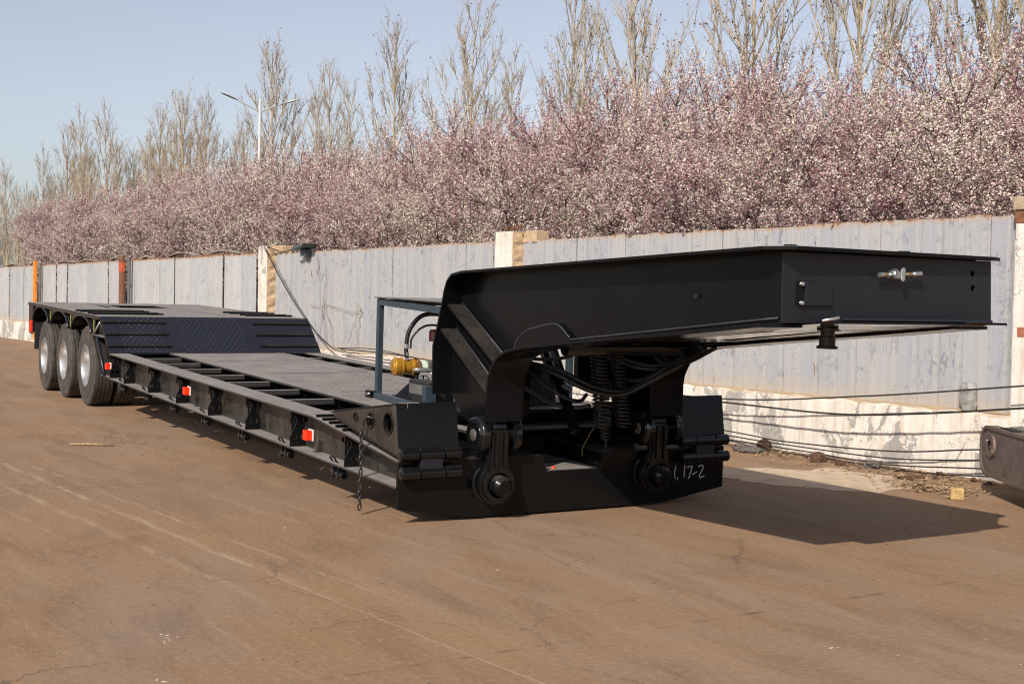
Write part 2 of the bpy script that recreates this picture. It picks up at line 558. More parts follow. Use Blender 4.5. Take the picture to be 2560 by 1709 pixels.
def sheet_mat(name, base, warm, ribbed=False):
    mt, nt, b = new_mat(name)
    g = G(nt)
    v = g.pos()
    o = g.obj()
    rr = g.rnd()
    x, y, z = g.xyz(v)
    vv = g.node("ShaderNodeVectorMath", operation='ADD')
    g.put(vv.inputs[0], v)
    g.put(vv.inputs[1], g.comb(g.math('MULTIPLY', rr, 31.0), 0.0, g.math('MULTIPLY', rr, 17.0)))
    w = vv.outputs[0]
    col = g.mix(rr, c4(*base), c4(*warm))
    if ribbed:      # the raised ribs have weathered to a warmer cream
        ox = g.xyz(o)[0]
        rb = g.math('MULTIPLY', g.ramp(ox, 0.188, 0.2), g.ramp(ox, 0.254, 0.246))
        col = g.mix(g.math('MULTIPLY', rb, 0.45), col, c4(0.40, 0.385, 0.365))
    # vertical streaks
    s1 = g.noise(g.mapping(w, scale=(6, 6, 0.30)), 1.6, 4, 0.6)
    col = g.mix(g.math('MULTIPLY', g.ramp(s1, 0.55, 0.80), 0.22), col, c4(0.26, 0.225, 0.20))
    # blue-grey scuffs: stretched patches of short diagonal rub marks
    pat = g.ramp(g.noise(w, 1.7, 3, 0.6), 0.42, 0.56)
    rub = g.noise(g.mapping(w, scale=(3.2, 3.2, 1.3), rot=(0, R(35), 0)), 4.2, 5, 0.7, 1.2)
    rub2 = g.noise(g.mapping(w, scale=(1.2, 1.2, 4.5), rot=(0, R(-20), 0)), 3.8, 5, 0.7, 1.6)
    sc = g.math('MULTIPLY', pat, g.math('MAXIMUM', g.ramp(rub, 0.54, 0.64), g.math('MULTIPLY', g.ramp(rub2, 0.56, 0.66), .8)))
    col = g.mix(g.math('MULTIPLY', sc, 0.72), col, c4(0.15, 0.155, 0.19))
    # dark specks
    vo = g.voro(w, 5.0)
    sp = g.ramp(vo.outputs['Distance'], 0.045, 0.02)
    col = g.mix(g.math('MULTIPLY', sp, 0.7), col, c4(0.12, 0.07, 0.04))
    # rust along the top edge, dirt along the foot
    rn = g.noise(g.mapping(w, scale=(1, 1, .5)), 9.0, 5, 0.65)
    top = g.math('ADD', z, g.math('MULTIPLY', g.math('SUBTRACT', rn, 0.5), 0.16))
    col = g.mix(g.math('MULTIPLY', g.ramp(top, 2.49, 2.555), 0.6), col, c4(0.42, 0.26, 0.13))
    col = g.mix(g.math('MULTIPLY', g.ramp(top, 2.535, 2.575), 0.9), col, c4(0.15, 0.055, 0.02))
    col = g.mix(g.math('MULTIPLY', g.ramp(top, 0.86, 0.68), 0.5), col, c4(0.42, 0.34, 0.25))
    g.put(b.inputs['Base Color'], col)
    b.inputs['Roughness'].default_value = 0.5
    h = g.math('ADD', s1, g.math('MULTIPLY', g.noise(w, 3.0, 3), 0.8))
    g.put(b.inputs['Normal'], g.bump(h, 0.12, 0.03))
    return mt
M['sheet'] = sheet_mat('painted_fence_sheet', (0.315, 0.318, 0.345), (0.355, 0.348, 0.352), True)
M['sheet_old'] = sheet_mat('weathered_fence_sheet', (0.35, 0.357, 0.372), (0.41, 0.408, 0.405))

def plaster_mat(name, gv=0.5):
    mt, nt, b = new_mat(name)
    g = G(nt)
    v = g.pos()
    x, y, z = g.xyz(v)
    n1 = g.noise(g.mapping(v, scale=(1, 1, 0.7)), 1.7, 6, 0.66, 0.6)
    n2 = g.noise(v, 11, 6, 0.7, 0.5)
    n3 = g.noise(v, 1.0, 3)
    base = g.mix(g.ramp(n2, 0.35, 0.7), c4(0.66, 0.615, 0.555), c4(0.57, 0.53, 0.48))
    drip = g.noise(g.mapping(v, scale=(7, 7, 0.6)), 2.2, 5, 0.65)
    col = g.mix(g.math('MULTIPLY', g.ramp(drip, 0.46, 0.68), 0.5), base, c4(0.40, 0.29, 0.19))
    # peeled patches, more of them towards the foot of the wall
    drop = g.math('ADD', g.math('MULTIPLY', n1, 0.8), g.math('MULTIPLY', n2, 0.2))
    low = g.math('MULTIPLY', g.ramp(z, 0.75, 0.05), 0.05)
    pl = g.ramp(g.math('ADD', drop, low), 0.552, 0.566)
    col = g.mix(pl, col, g.mix(g.ramp(n2, .4, .6), c4(0.27, 0.255, 0.245), c4(0.36, 0.325, 0.285)))
    # cracks
    vd = g.node("ShaderNodeVectorMath", operation='ADD')
    g.put(vd.inputs[0], v)
    g.put(vd.inputs[1], g.comb(g.math('MULTIPLY', n2, .5), g.math('MULTIPLY', n2, .5), g.math('MULTIPLY', n1, .5)))
    vo = g.voro(vd.outputs[0], 1.5, 'DISTANCE_TO_EDGE')
    cr = g.math('MULTIPLY', g.ramp(vo.outputs['Distance'], 0.010, 0.003), g.ramp(n3, 0.45, 0.55))
    col = g.mix(g.math('MULTIPLY', cr, 0.75), col, c4(0.16, 0.11, 0.08))
    # dust lying on top faces
    col = g.mix(g.ramp(g.normal_z(), 0.5, 0.8), col, c4(0.36, 0.26, 0.165))
    g.put(b.inputs['Base Color'], col)
    b.inputs['Roughness'].default_value = 0.9
    h = g.math('SUBTRACT', g.math('MULTIPLY', n2, 0.35), g.math('ADD', g.math('MULTIPLY', pl, 0.5), cr))
    g.put(b.inputs['Normal'], g.bump(h, 0.35, 0.02))
    return mt
M['plaster'] = plaster_mat('peeling_whitewash')
M['stone'] = simple('tan_split_stone', (0.45, 0.315, 0.195), 0.9, 0, 0.22, 14, 0.7)
M['rust'] = simple('rusty_steel', (0.16, 0.065, 0.03), 0.85, 0, 0.35, 18, 0.3)
M['orange'] = simple('orange_post_paint', (0.62, 0.20, 0.02), 0.55, 0, 0.12, 14)
M['pole_dark'] = simple('dark_pole', (0.10, 0.095, 0.09), 0.6, 0, 0.2, 14)
M['greycap'] = simple('weathered_cap', (0.25, 0.22, 0.19), 0.9, 0, 0.25, 12, 0.4)
M['lampgrey'] = simple('floodlight_grey', (0.06, 0.09, 0.085), 0.5, 0, 0.2, 20)
M['cable'] = simple('black_cable', (0.018, 0.017, 0.016), 0.5, 0, 0.2, 40)
M['dirt_slab'] = simple('dusty_slab', (0.36, 0.27, 0.19), 0.95, 0, 0.25, 12, 0.5)

# ribbed sheet strip: shared mesh
def rib_mesh(width=0.265, z0=0.64, z1=2.555):
    mb = MB()
    prof = [(0, 0.002), (0.01, 0), (0.094, 0), (0.097, 0.0025), (0.100, 0), (0.192, 0), (0.202, -0.034), (0.240, -0.034), (0.251, 0.0), (0.253, 0.009), (width + 0.005, 0.009)]
    prof = [(p[0] / 0.265 * width, p[1]) for p in prof]
    zs = [z0, 1.2, 1.9, z1]
    n = len(prof)
    vs, fs = [], []
    for side in (0, 1):
        for z in zs:
            for px, py in prof:
                vs.append((px, py + side * 0.004, z))
    L = n * len(zs)
    for side in (0, 1):
        for j in range(len(zs) - 1):
            for i in range(n - 1):
                a = side * L + j * n + i
                q = (a, a + 1, a + n + 1, a + n)
                fs.append(q if side == 0 else tuple(reversed(q)))
    t = (len(zs) - 1) * n
    for i in range(n - 1):
        fs.append((t + i, t + i + 1, L + t + i + 1, L + t + i))
        fs.append((i + 1, i, L + i, L + i + 1))
    for j in range(len(zs) - 1):
        a = j * n
        fs.append((a, a + n, L + a + n, L + a))
        a = j * n + n - 1
        fs.append((a + n, a, L + a, L + a + n))
    mb.add(vs, fs)
    return mb.mesh('ribbed_sheet')

RIB = rib_mesh()
def fence_section(s0, s1, label):
    root = empty('fence_section', FP(s0), (0, 0, FA))
    tag(root, label, 'fence', 'metal sheet fence sections on the low wall')
    L = (s1 - s0) / math.cos(FA)
    k = 0
    xx = 0.0
    rg = random.Random(int(s0 * 10))
    while xx < L - 0.05:
        o = link('panel', RIB, 'sheet', root)
        o.location = (xx, rg.uniform(-0.004, 0.004), rg.uniform(-0.018, 0.012))
        o.rotation_euler = (R(rg.uniform(-0.35, 0.35)), R(rg.uniform(-0.1, 0.1)), R(rg.uniform(-0.3, 0.3)))
        if xx + 0.27 > L:
            o.scale.x = (L - xx) / 0.265
        xx += 0.265
    mb = MB()
    for z in (1.0, 2.2):
        mb.box((0, 0.03, z - 0.025), (L, 0.07, z + 0.025))
    mb.build('back_rail', 'rust', root)
    # wire ties and nail heads with rust
    mb = MB()
    for i in range(int(L / 0.8)):
        px = 0.225 + 0.265 * rg.randrange(int(L / 0.265))
        pz = rg.choice((1.02, 2.2, 2.18, 1.05)) + rg.uniform(-.06, .06)
        mb.tube([(px - 0.02, -0.03, pz), (px, -0.036, pz - .03), (px + .004, -0.03, pz - 0.1 * rg.random() - .05)], 0.005, 4)
    mb.build('wire_tie', 'rust', root)
    return root

sec_r = fence_section(-8.02, 0.30, 'ribbed pale grey sheet fence behind the gooseneck, beside the right-hand pillar')
sec_m = fence_section(-17.02, -8.50, 'pale sheet fence section with floodlight on it, between the two stone-edged pillars')

# left part: old wide sheets with open joints
gaps = [-58.5, -57.3, -56.2, -55.0, -53.9, -52.8, -51.6, -50.5, -49.4, -48.3, -47.2, -46.1, -45.0, -44.0, -42.9, -41.82, -40.49, -39.42, -38.35, -37.32, -36.35, -35.23, -34.05, -32.85, -31.76, -30.66, -29.58, -28.51, -26.95, -26.27, -25.17, -24.18, -23.09, -22.0, -20.97, -19.85, -18.83, -17.97]
root = empty('fence_section', FP(-58.5), (0, 0, FA))
tag(root, 'far weathered fence of wide flat sheets with dark joints, left of the pillars', 'fence', 'metal sheet fence sections on the low wall')
def wide_sheet():
    mb = MB()
    n = 9
    vs, fs = [], []
    for side in (0, 1):
        for z in (0.62, 1.3, 2.0, 2.57):
            for i in range(n):
                t = i / (n - 1)
                yy = -0.018 * math.sin(math.pi * t) + (0.006 if i in (3, 6) else 0) + side * 0.005
                vs.append((t, yy, z))
    L = n * 4
    for side in (0, 1):
        for j in range(3):
            for i in range(n - 1):
                a = side * L + j * n + i
                q = (a, a + 1, a + n + 1, a + n)
                fs.append(q if side == 0 else tuple(reversed(q)))
    for i in range(n - 1):
        fs.append((3 * n + i, 3 * n + i + 1, L + 3 * n + i + 1, L + 3 * n + i))
    for j in range(3):
        fs.append((j * n, (j + 1) * n, L + (j + 1) * n, L + j * n))
        fs.append(((j + 1) * n + n - 1, j * n + n - 1, L + j * n + n - 1, L + (j + 1) * n + n - 1))
    mb.add(vs, fs)
    return mb.mesh('wide_sheet')
WS = wide_sheet()
rg = random.Random(8)
for a, b_ in zip(gaps[:-1], gaps[1:]):
    o = link('panel', WS, 'sheet_old', root)
    wdt = (b_ - a) / math.cos(FA)
    o.scale.x = wdt - 0.010 - 0.014 * rg.random()
    o.location = ((a + 58.5) / math.cos(FA), rg.uniform(-0.02, 0.02), rg.uniform(-0.02, 0.04))
    o.rotation_euler = (R(rg.uniform(-.7, .7)), R(rg.uniform(-.3, .3)), R(rg.uniform(-.9, .5)))
mb = MB()
for z in (0.95, 2.25):
    mb.box((0, 0.06, z - .03), (40.5, 0.12, z + .03))
mb.build('back_rail', 'rust', root)
for a, b_, hh in ((-41.0, -38.6, .10), (-33.9, -32.0, .09), (-31.5, -29.6, .09), (-28.4, -27.1, .10), (-25.6, -24.8, .08), (-23.6, -21.5, .15), (-20.9, -18.9, .13), (-44.5, -42.3, .12), (-37.4, -36.6, .1)):
    pts = []
    for i in range(11):
        t = i / 10
        pts.append(((a + (b_ - a) * t + 58.5) / math.cos(FA), 0.03, 2.585 + 0.6 * hh * math.sin(math.pi * t)))
    mb = MB()
    path = [(p[0], p[2]) for p in pts]
    mb.strip(path, -0.04, 0.10, 0.022)
    mb.build('curved_cap', 'greycap', root)

# rusty posts in the left part
def post(s, mat, label, top=2.70):
    root = empty('fence_post', FP(s, -0.12), (0, 0, FA))
    tag(root, label, 'post')
    mb = MB()
    mb.box((-0.13, -0.04, 0.0), (0.13, 0.04, 0.0 + top))
    mb.build('post_plate', mat, root, bevel=0.006)
    mb = MB()
    mb.tube([(0.55, 0.03, 0.0), (0.55, 0.03, top - .08)], 0.045, 8)
    mb.build('pipe', 'pole_dark', root)
    mb = MB()
    mb.box((0.13, -0.01, 1.95), (0.55, 0.01, 1.99))
    mb.build('bracket', 'rust', root)
    return root
post(-36.3, 'orange', 'bright orange flat fence post at the far left end of the fence')
p2 = post(-26.95, 'rust', 'rusty brown fence post with an orange top, behind the trailer deck', 2.69)
M['redorange'] = simple('red_orange_paint', (0.42, 0.075, 0.02), 0.6, 0, 0.3, 14)
mb = MB(); mb.box((-0.135, -0.046, 2.26), (0.135, 0.046, 2.50)); mb.build('painted_band', 'redorange', p2)

# low plinth wall under the fence
def plinth(s0, s1, z1, label):
    mb = MB()
    n = int((s1 - s0) / 0.12)
    rgp = random.Random(5)
    rows = []
    prof = [(-0.16, -0.02), (-0.16, 0.22), (-0.155, 0.45), (-0.15, z1 - 0.03), (-0.13, z1 - 0.004), (0.02, z1 + 0.015), (0.16, z1)]
    vs, fs = [], []
    for i in range(n + 1):
        s = s0 + (s1 - s0) * i / n
        jag = rgp.uniform(-0.022, 0.012)
        for k, (off, z) in enumerate(prof):
            oo = off + rgp.uniform(-0.006, 0.006) + (jag * -1 if k in (3, 4) else 0) * 0.6
            zz = z + (jag if k in (3, 4) else 0)
            vs.append(FP(s, oo, zz))
    m_ = len(prof)
    for i in range(n):
        for k in range(m_ - 1):
            fs.append((i * m_ + k, (i + 1) * m_ + k, (i + 1) * m_ + k + 1, i * m_ + k + 1))
    # back and ends close the volume
    b0 = len(vs)
    for i in (0, n):
        vs.append(FP(s0 + (s1 - s0) * i / n, 0.16, -0.02))
    fs.append((m_ - 1, n * m_ + m_ - 1, b0 + 1, b0))
    fs.append(tuple(range(m_)) + (b0,))
    fs.append(tuple(reversed([n * m_ + k for k in range(m_)])) + (b0 + 1,))
    mb.add(vs, fs)
    o = mb.build('plinth_wall', 'plaster', fix=True)
    tag(o, label, 'wall')
    return o
plinth(-60, 6, 0.645, 'low whitewashed plinth wall with peeling plaster under the sheet fence')

# pillars
def pillar(s, w, top, label, stones=True):
    root = empty('fence_pillar', FP(s), (0, 0, FA))
    tag(root, label, 'pillar', 'fence pillars')
    mb = MB()
    nz = 14
    rgq = random.Random(int(s * 7))
    vs, fs = [], []
    for j in range(nz + 1):
        z = top * j / nz
        for (px, py) in ((-w / 2, -0.18), (-w / 6, -0.183), (w / 6, -0.18), (w / 2 - 0.004, -0.18), (w / 2 - .004, 0.25), (-w / 2, 0.25)):
            vs.append((px + rgq.uniform(-.006, .006), py + rgq.uniform(-.006, .006), z))
    for j in range(nz):
        for k in range(6):
            k2 = (k + 1) % 6
            fs.append((j * 6 + k, j * 6 + k2, j * 6 + 6 + k2, j * 6 + 6 + k))
    fs.append(tuple(range(5, -1, -1))); fs.append(tuple(nz * 6 + k for k in range(6)))
    mb.add(vs, fs)
    mb.build('plaster_shaft', 'plaster', root)
    if stones:
        z = 0.66
        hgt = 0.262
        i = 0
        while z < top - 0.05:
            h = min(hgt, top + 0.002 - z)
            mb = MB()
            # rock-faced block: bulged face made of a small grid
            vs, fs = [], []
            for a in range(4):
                for b_ in range(4):
                    u = a / 3; t = b_ / 3
                    edge = 0 if (a in (0, 3) or b_ in (0, 3)) else 1
                    vs.append((w / 2 + 0.002 + edge * rgq.uniform(0.014, 0.034), -0.185 + 0.43 * u, z + 0.006 + (h - 0.012) * t))
            for a in range(3):
                for b_ in range(3):
                    q = a * 4 + b_
                    fs.append((q, q + 4, q + 5, q + 1))
            n0 = 16
            ring = [0, 4, 8, 12, 13, 14, 15, 11, 7, 3, 2, 1]
            for q in ring:
                x_, y_, z_ = vs[q]
                vs.append((w / 2 - 0.02, y_, z_))
            for q in range(12):
                fs.append((ring[(q + 1) % 12], ring[q], n0 + q, n0 + (q + 1) % 12))
            mb.add(vs, fs)
            mb.build('stone_block', 'stone', root)
            z += hgt
        mb = MB()
        mb.box((w / 2 - 0.03, -0.02, top - 0.17), (w / 2 + 0.36, 0.22, top + 0.004))
        mb.build('cap_stone', 'stone', root, bevel=0.012)
    return root
pillar(-17.24, 0.47, 2.70, 'farther fence pillar with white plaster face and tan stone side, behind the deck')
pB = pillar(-8.25, 0.48, 2.68, 'middle fence pillar, plaster face and tan stone blocks, just behind the gooseneck top')
pC = pillar(0.56, 0.50, 2.58, 'peeling white pillar cut off by the right edge of the picture', False)
mb = MB(); mb.box((-0.27, -0.21, 2.575), (0.30, 0.28, 2.70)); mb.build('cap_stone', 'dirt_slab', pC, bevel=0.01)
mb = MB(); mb.box((-0.262, -0.19, 2.45), (-0.05, -0.1, 2.574)); mb.build('brick', 'rust', pC, bevel=0.01)
mb = MB()
rgq = random.Random(2)
for k in range(6):
    mb.add([(-0.2 + .08 * k, -0.186, 1.36 + rgq.uniform(-.03, .03)), (-0.12 + .08 * k, -0.186, 1.36 + rgq.uniform(-.03, .03)), (-0.12 + .08 * k, -0.192, 1.5 + rgq.uniform(-.03, .03)), (-0.2 + .08 * k, -0.192, 1.5 + rgq.uniform(-.03, .03)),
            (-0.2 + .08 * k, -0.15, 1.36), (-0.12 + .08 * k, -0.15, 1.36), (-0.12 + .08 * k, -0.15, 1.5), (-0.2 + .08 * k, -0.15, 1.5)],
           [(0, 1, 2, 3), (7, 6, 5, 4), (0, 4, 5, 1), (3, 2, 6, 7), (1, 5, 6, 2), (0, 3, 7, 4)])
M['brickred'] = simple('exposed_brick', (0.34, 0.13, 0.07), 0.9, 0, 0.3, 20, 0.6)
mb.build('exposed_brick', 'brickred', pC)
mb = MB()
for k in range(9):
    a = rgq.uniform(0, 6.28)
    mb.tube([(-0.02 + .04 * k, -0.1, 2.69), (-.02 + .05 * k, -.12, 2.74 + .04 * rgq.random()), (.03 + .05 * k + .06 * math.cos(a), -.16, 2.70)], 0.007, 4)
mb.build('dry_twig', 'rust', pB)

# floodlight on the fence top
fl = empty('floodlight', FP(-15.35, 0.0, 2.56), (0, 0, FA)); fl.scale = (0.75, 0.75, 0.75)
tag(fl, 'small dark floodlight clamped on the fence top, aimed down', 'floodlight')
mb = MB()
mb.plate([(-0.36, -0.0), (0.30, 0.08), (0.42, 0.16), (-0.22, 0.10)], [], (0.05, -0.42, 0.02), (1, 0, 0), (0, 0.05, 1), -0.42)
mb.build('lamp_housing', 'lampgrey', fl, bevel=0.012)
mb = MB(); mb.box((-0.18, -0.2, -0.14), (0.14, -0.02, 0.03)); mb.build('bracket', 'lampgrey', fl, bevel=0.01)
fc = MB()
fc.tube(bez([FP(-17.0, -.2, 2.69), FP(-16.6, -.05, 2.57), FP(-16.1, -.05, 2.60), FP(-15.6, -.1, 2.62)], 6), 0.012, 5)
tag(fc.build('lamp_cable', 'cable', smooth=True), 'thin sagging cable from pillar top to the floodlight', 'cable')

# cables
def cable(pts, r, label, mat='cable', n=8, name='cable'):
    mb = MB()
    mb.tube(bez(pts, n), r, 6)
    o = mb.build(name, mat, smooth=True)
    tag(o, label, 'cable')
    return o
cable([FP(-17.1, -.22, 2.70), FP(-16.2, -.3, 2.12), FP(-15.2, -.35, 1.5), FP(-14.2, -.4, 1.0), FP(-13.3, -.45, .70), FP(-12.4, -.4, .66)], 0.009, 'dark cable slanting down from the farther pillar top to the wall', n=6)
cable([FP(-17.08, -.24, 2.66), FP(-16.0, -.3, 1.95), FP(-14.9, -.35, 1.28), FP(-13.7, -.4, .80), FP(-12.9, -.42, .68)], 0.005, 'thinner wire slanting down beside the dark cable from the farther pillar', n=6)
cable([FP(-13.5, -.3, .72), FP(-12.0, -.35, .76), FP(-10.5, -.36, .68), FP(-8.8, -.36, .62), FP(-6, -.38, .56), FP(-3.32, -.4, .54), FP(-1.29, -.4, .716), FP(.62, -.4, .952), FP(2.4, -.4, 1.2)], 0.0085, 'upper of the black cables strung along the plinth wall')
cable([FP(-13.3, -.32, .71), FP(-11.0, -.38, .70), FP(-8.8, -.4, .60), FP(-6, -.42, .5), FP(-3.32, -.42, .503), FP(-1.63, -.42, .507), FP(-.6, -.42, .592), FP(.62, -.42, .748), FP(2.4, -.4, 1.0)], 0.0105, 'thick second black cable strung across the plinth wall at right')
cable([FP(-6, -.3, .25), FP(-3.2, -.3, .155), FP(-2.38, -.32, .13), FP(-.92, -.32, .18), FP(.05, -.3, .30), FP(1.2, -.3, .42)], 0.008, 'highest of the thin low cables along the wall foot')
cable([FP(-6, -.34, .18), FP(-3.2, -.34, .11), FP(-2.0, -.36, .10), FP(-.92, -.36, .11), FP(.05, -.34, .20), FP(1.2, -.3, .32)], 0.0075, 'second of the thin low cables along the wall foot')
cable([FP(-6, -.38, .12), FP(-3.0, -.38, .07), FP(-2.0, -.38, .06), FP(-.92, -.4, .05), FP(.10, -.38, .13), FP(1.2, -.3, .2)], 0.0075, 'third of the thin low cables, nearly touching the dirt')
cable([FP(-3.6, -.44, .10), FP(-2.6, -.46, .04), FP(-1.5, -.46, .025), FP(-.4, -.46, .03), FP(.3, -.44, .08), FP(1.2, -.4, .12)], 0.0075, 'lowest thin cable lying on the dirt by the wall')
# dry vine on the middle section
vine = MB()
rgq = random.Random(4)
for (sa, za, sb, zb) in ((-14.9, 2.5, -14.5, .8), (-14.5, 2.2, -14.75, .9), (-14.6, 1.7, -14.1, .75), (-13.1, 1.55, -13.5, .8), (-13.05, 1.5, -13.2, .8), (-15.2, 1.52, -13.0, 1.40), (-14.95, 1.2, -14.8, .7)):
    pts = []
    for i in range(7):
        t = i / 6
        pts.append(FP(sa + (sb - sa) * t + rgq.uniform(-.05, .05), -.05 - .03 * rgq.random(), za + (zb - za) * t + rgq.uniform(-.03, .03)))
    vine.tube(bez(pts, 3), 0.0045, 4)
M['twig'] = simple('dry_twig', (0.24, 0.18, 0.13), 0.9, 0, 0.3, 30)
tag(vine.build('dry_vine', 'twig'), 'dry leafless vine stems hanging on the middle fence section', 'vine')

# wrapped plastic bag on the plinth by the pillar
mb = MB()
rgq = random.Random(12)
n = 10
vs, fs = [], []
for j in range(6):
    for k in range(n):
        t = 2 * math.pi * k / n
        rr_ = (0.085 if j not in (0, 5) else 0.07) * rgq.uniform(0.82, 1.12)
        vs.append((rr_ * math.cos(t) * 1.2, rr_ * math.sin(t) * .6, 0.27 * j / 5))
for j in range(5):
    for k in range(n):
        fs.append((j * n + k, j * n + (k + 1) % n, (j + 1) * n + (k + 1) % n, (j + 1) * n + k))
fs.append(tuple(range(n - 1, -1, -1))); fs.append(tuple(5 * n + k for k in range(n)))
mb.add(vs, fs)
M['plastic'] = simple('grey_plastic_film', (0.27, 0.255, 0.24), 0.4, 0, 0.3, 20, 0.3)
bag = mb.build('wrapped_bundle', 'plastic', loc=FP(-.22, -.08, .65))
tag(bag, 'grey plastic wrapped bundle standing on the plinth by the right pillar', 'bundle')

# ------------------------------------------------------------------ the lowbed trailer
TH = R(1.5007)
trailer = empty('lowbed_trailer', (0, 0, 0), (0, TH, 0))
tag(trailer, 'long black lowbed semi-trailer with raised gooseneck standing in the yard', 'trailer')
CT, ST = math.cos(TH), math.sin(TH)
def L3(x, y, z):
    """yard coordinates -> trailer coordinates"""
    return (x * CT - z * ST, y, z * CT + x * ST)
def L2(x, z):
    return (x * CT - z * ST, z * CT + x * ST)

ZR, ZB = 0.599, 0.262

# --- side rails
def side_rail(sg):
    y = 1.5 * sg
    def yy(d):
        return sg * (1.5 - d)
    mb = MB()
    # top flange: level part and sloping front part
    path = [(-8.96, ZR), (-1.667, ZR), (-0.02, 0.462)]
    mb.strip(path, min(yy(0), yy(0.255)), max(yy(0), yy(0.255)), -0.018)
    # bottom flange
    mb.box((-9.25, min(yy(0), yy(0.2)), ZB - 0.006), (-0.004, max(yy(0), yy(0.2)), ZB + 0.012))
    rail = mb.build('side_rail', 'deck', trailer, bevel=0.003)
    mb = MB()
    web = [(-8.95, ZB + 0.012), (-0.01, ZB + 0.012), (-0.01, 0.44), (-1.667, ZR - 0.018), (-8.95, ZR - 0.018)]
    wholes = []
    if sg < 0:
        for xn in (-6.963, -5.761, -4.567, -3.382, -2.193, -0.992):
            wholes.append(circle(xn - 0.60 + 0.255, ZB + 0.016 + 0.165, 0.048, 10))
            wholes.append([(xn - 0.60 + p[0], ZB + 0.016 + p[1]) for p in ((0.035, 0.165), (0.10, 0.19), (0.165, 0.07), (0.10, 0.045))])
    mb.plate(web, wholes, (0, yy(0.150) if sg < 0 else yy(0.142), 0), (1, 0, 0), (0, 0, 1), -0.008)
    mb.build('web_plate', 'paint_dust_reflect', rail)
    return rail, yy
rail, YY = side_rail(-1)
rail_far, YF = side_rail(1)

# outrigger bracket: a cross plate with hooked slots and two holes
def bracket_mesh():
    mb = MB()
    w, h = 0.142, ZR - 0.018 - (ZB + 0.012)
    # outline of the tent shaped lower plate + stem + top bar, with hooked openings either side of the stem
    out = [(0.0, 0.0), (w, 0.0), (w, 0.085), (w * 0.62, 0.20), (w * 0.60, 0.235), (w * 0.72, 0.262), (w * 0.86, 0.255), (w * 0.86, 0.225), (w * 1.0, 0.205), (w, h),
           (0, h), (0.0, 0.225), (w * 0.10, 0.215), (w * 0.14, 0.255), (w * 0.28, 0.262), (w * 0.40, 0.235), (w * 0.38, 0.20), (0.0, 0.085)]
    mb.plate(out, [circle(w * 0.28, 0.082, 0.0215, 12), circle(w * 0.72, 0.082, 0.0215, 12)], (0, 0, 0), (0, 1, 0), (0, 0, 1), 0.012)
    return mb.mesh('outrigger_bracket')
BR = bracket_mesh()
def small(mb, name):
    return mb.mesh(name)
# perforated plate against the web with an oblong hole, a round hole and a dark slot on top
pp = MB()
ob = []
for k in range(9):
    t = math.pi * k / 8
    ob.append((0.105 + 0.016 * math.cos(t) - 0.035, 0.155 + 0.016 * math.sin(t)))
for k in range(9):
    t = math.pi + math.pi * k / 8
    ob.append((0.125 + 0.016 * math.cos(t) - 0.0, 0.080 + 0.016 * math.sin(t)))
pp.plate([(0, 0.0), (0.40, 0.0), (0.40, 0.265), (0.36, 0.292), (0.33, 0.292), (0.33, 0.268), (0.03, 0.268), (0.03, 0.292), (0.0, 0.292)], [ob, circle(0.255, 0.165, 0.026, 12)], (0, 0, 0), (1, 0, 0), (0, 0, 1), 0.010)
PP = pp.mesh('perforated_plate')
# vertical channel stiffener
ch = MB()
ch.box((0, 0.082, 0), (0.012, 0.142, ZR - ZB - 0.030)); ch.box((0.055, 0.082, 0), (0.067, 0.142, ZR - ZB - 0.030)); ch.box((0.012, 0.10, 0), (0.055, 0.118, ZR - ZB - 0.030))
CH = ch.mesh('channel_stiffener')
# tie-down tube below the flange
td = MB()
td.lathe([(0.018, -0.1), (0.032, -0.1), (0.032, 0.1), (0.018, 0.1)], (0, 0, 0), (1, 0, 0), 14, True)
td.box((-0.055, -0.035, -0.03), (-0.045, 0.035, 0.066)); td.box((0.04, -0.035, -0.03), (0.05, 0.035, 0.066))
td.tube([(-0.09, -0.02, -0.02), (-0.06, -0.05, -0.035), (-0.02, -0.05, -0.03)], 0.006, 5)
TDM = td.mesh('tie_down_tube')
lp = MB(); lp.tube(bez([(0, 0.02, 0), (0.0, 0.0, 0.035), (0.09, 0.0, 0.035), (0.09, 0.02, 0)], 4), 0.008, 6)
LPM = lp.mesh('rope_loop')

def y_at(mesh_y0):
    return mesh_y0
for i in range(8):
    xk = -9.343 + 1.193 * i + 0.0
    xb = [-8.945, -8.16, -6.963, -5.761, -4.567, -3.382, -2.193, -0.992][i]
    o = link('outrigger_bracket', BR, 'paint', rail)
    o.location = (xb, -1.496, ZB + 0.0125)
    if i == 7:
        o.scale.z = 0.80
    if i < 7:
        xn = [-8.16, -6.963, -5.761, -4.567, -3.382, -2.193, -0.992][i]
        if i > 0:
            o = link('perforated_plate', PP, 'paint_dust_reflect', rail)
            o.location = (xn - 0.60, -1.3525, ZB + 0.016)
            if i == 6:
                o.scale.z = 0.97
        mb = MB(); mb.box((xn - 0.56, -1.3515, ZB + 0.288), (xn - 0.28, -1.3505, ZB + 0.308)); mb.build('slot_shade', 'dark', rail)  # black strip stands in for the shade inside the slot
        o = link('channel_stiffener', CH, 'paint', rail)
        o.location = (xn - 0.185, -1.496, ZB + 0.0135)
        if i == 6:
            o.scale.z = 0.86
        o = link('rope_loop', LPM, 'paint_gloss', rail)
        o.location = (xn - 0.30, -1.49, ZB + 0.02)
for i in range(7):
    xk = [-8.274, -7.088, -5.926, -4.73, -3.524, -2.354, -1.175][i]
    o = link('tie_down_tube', TDM, 'paint_gloss', rail)
    o.location = (xk + 0.02, -1.462, ZB - 0.072)
for mname in (TDM, LPM):
    mname.polygons.foreach_set('use_smooth', [True] * len(mname.polygons)); mname.set_sharp_from_angle(angle=R(35))
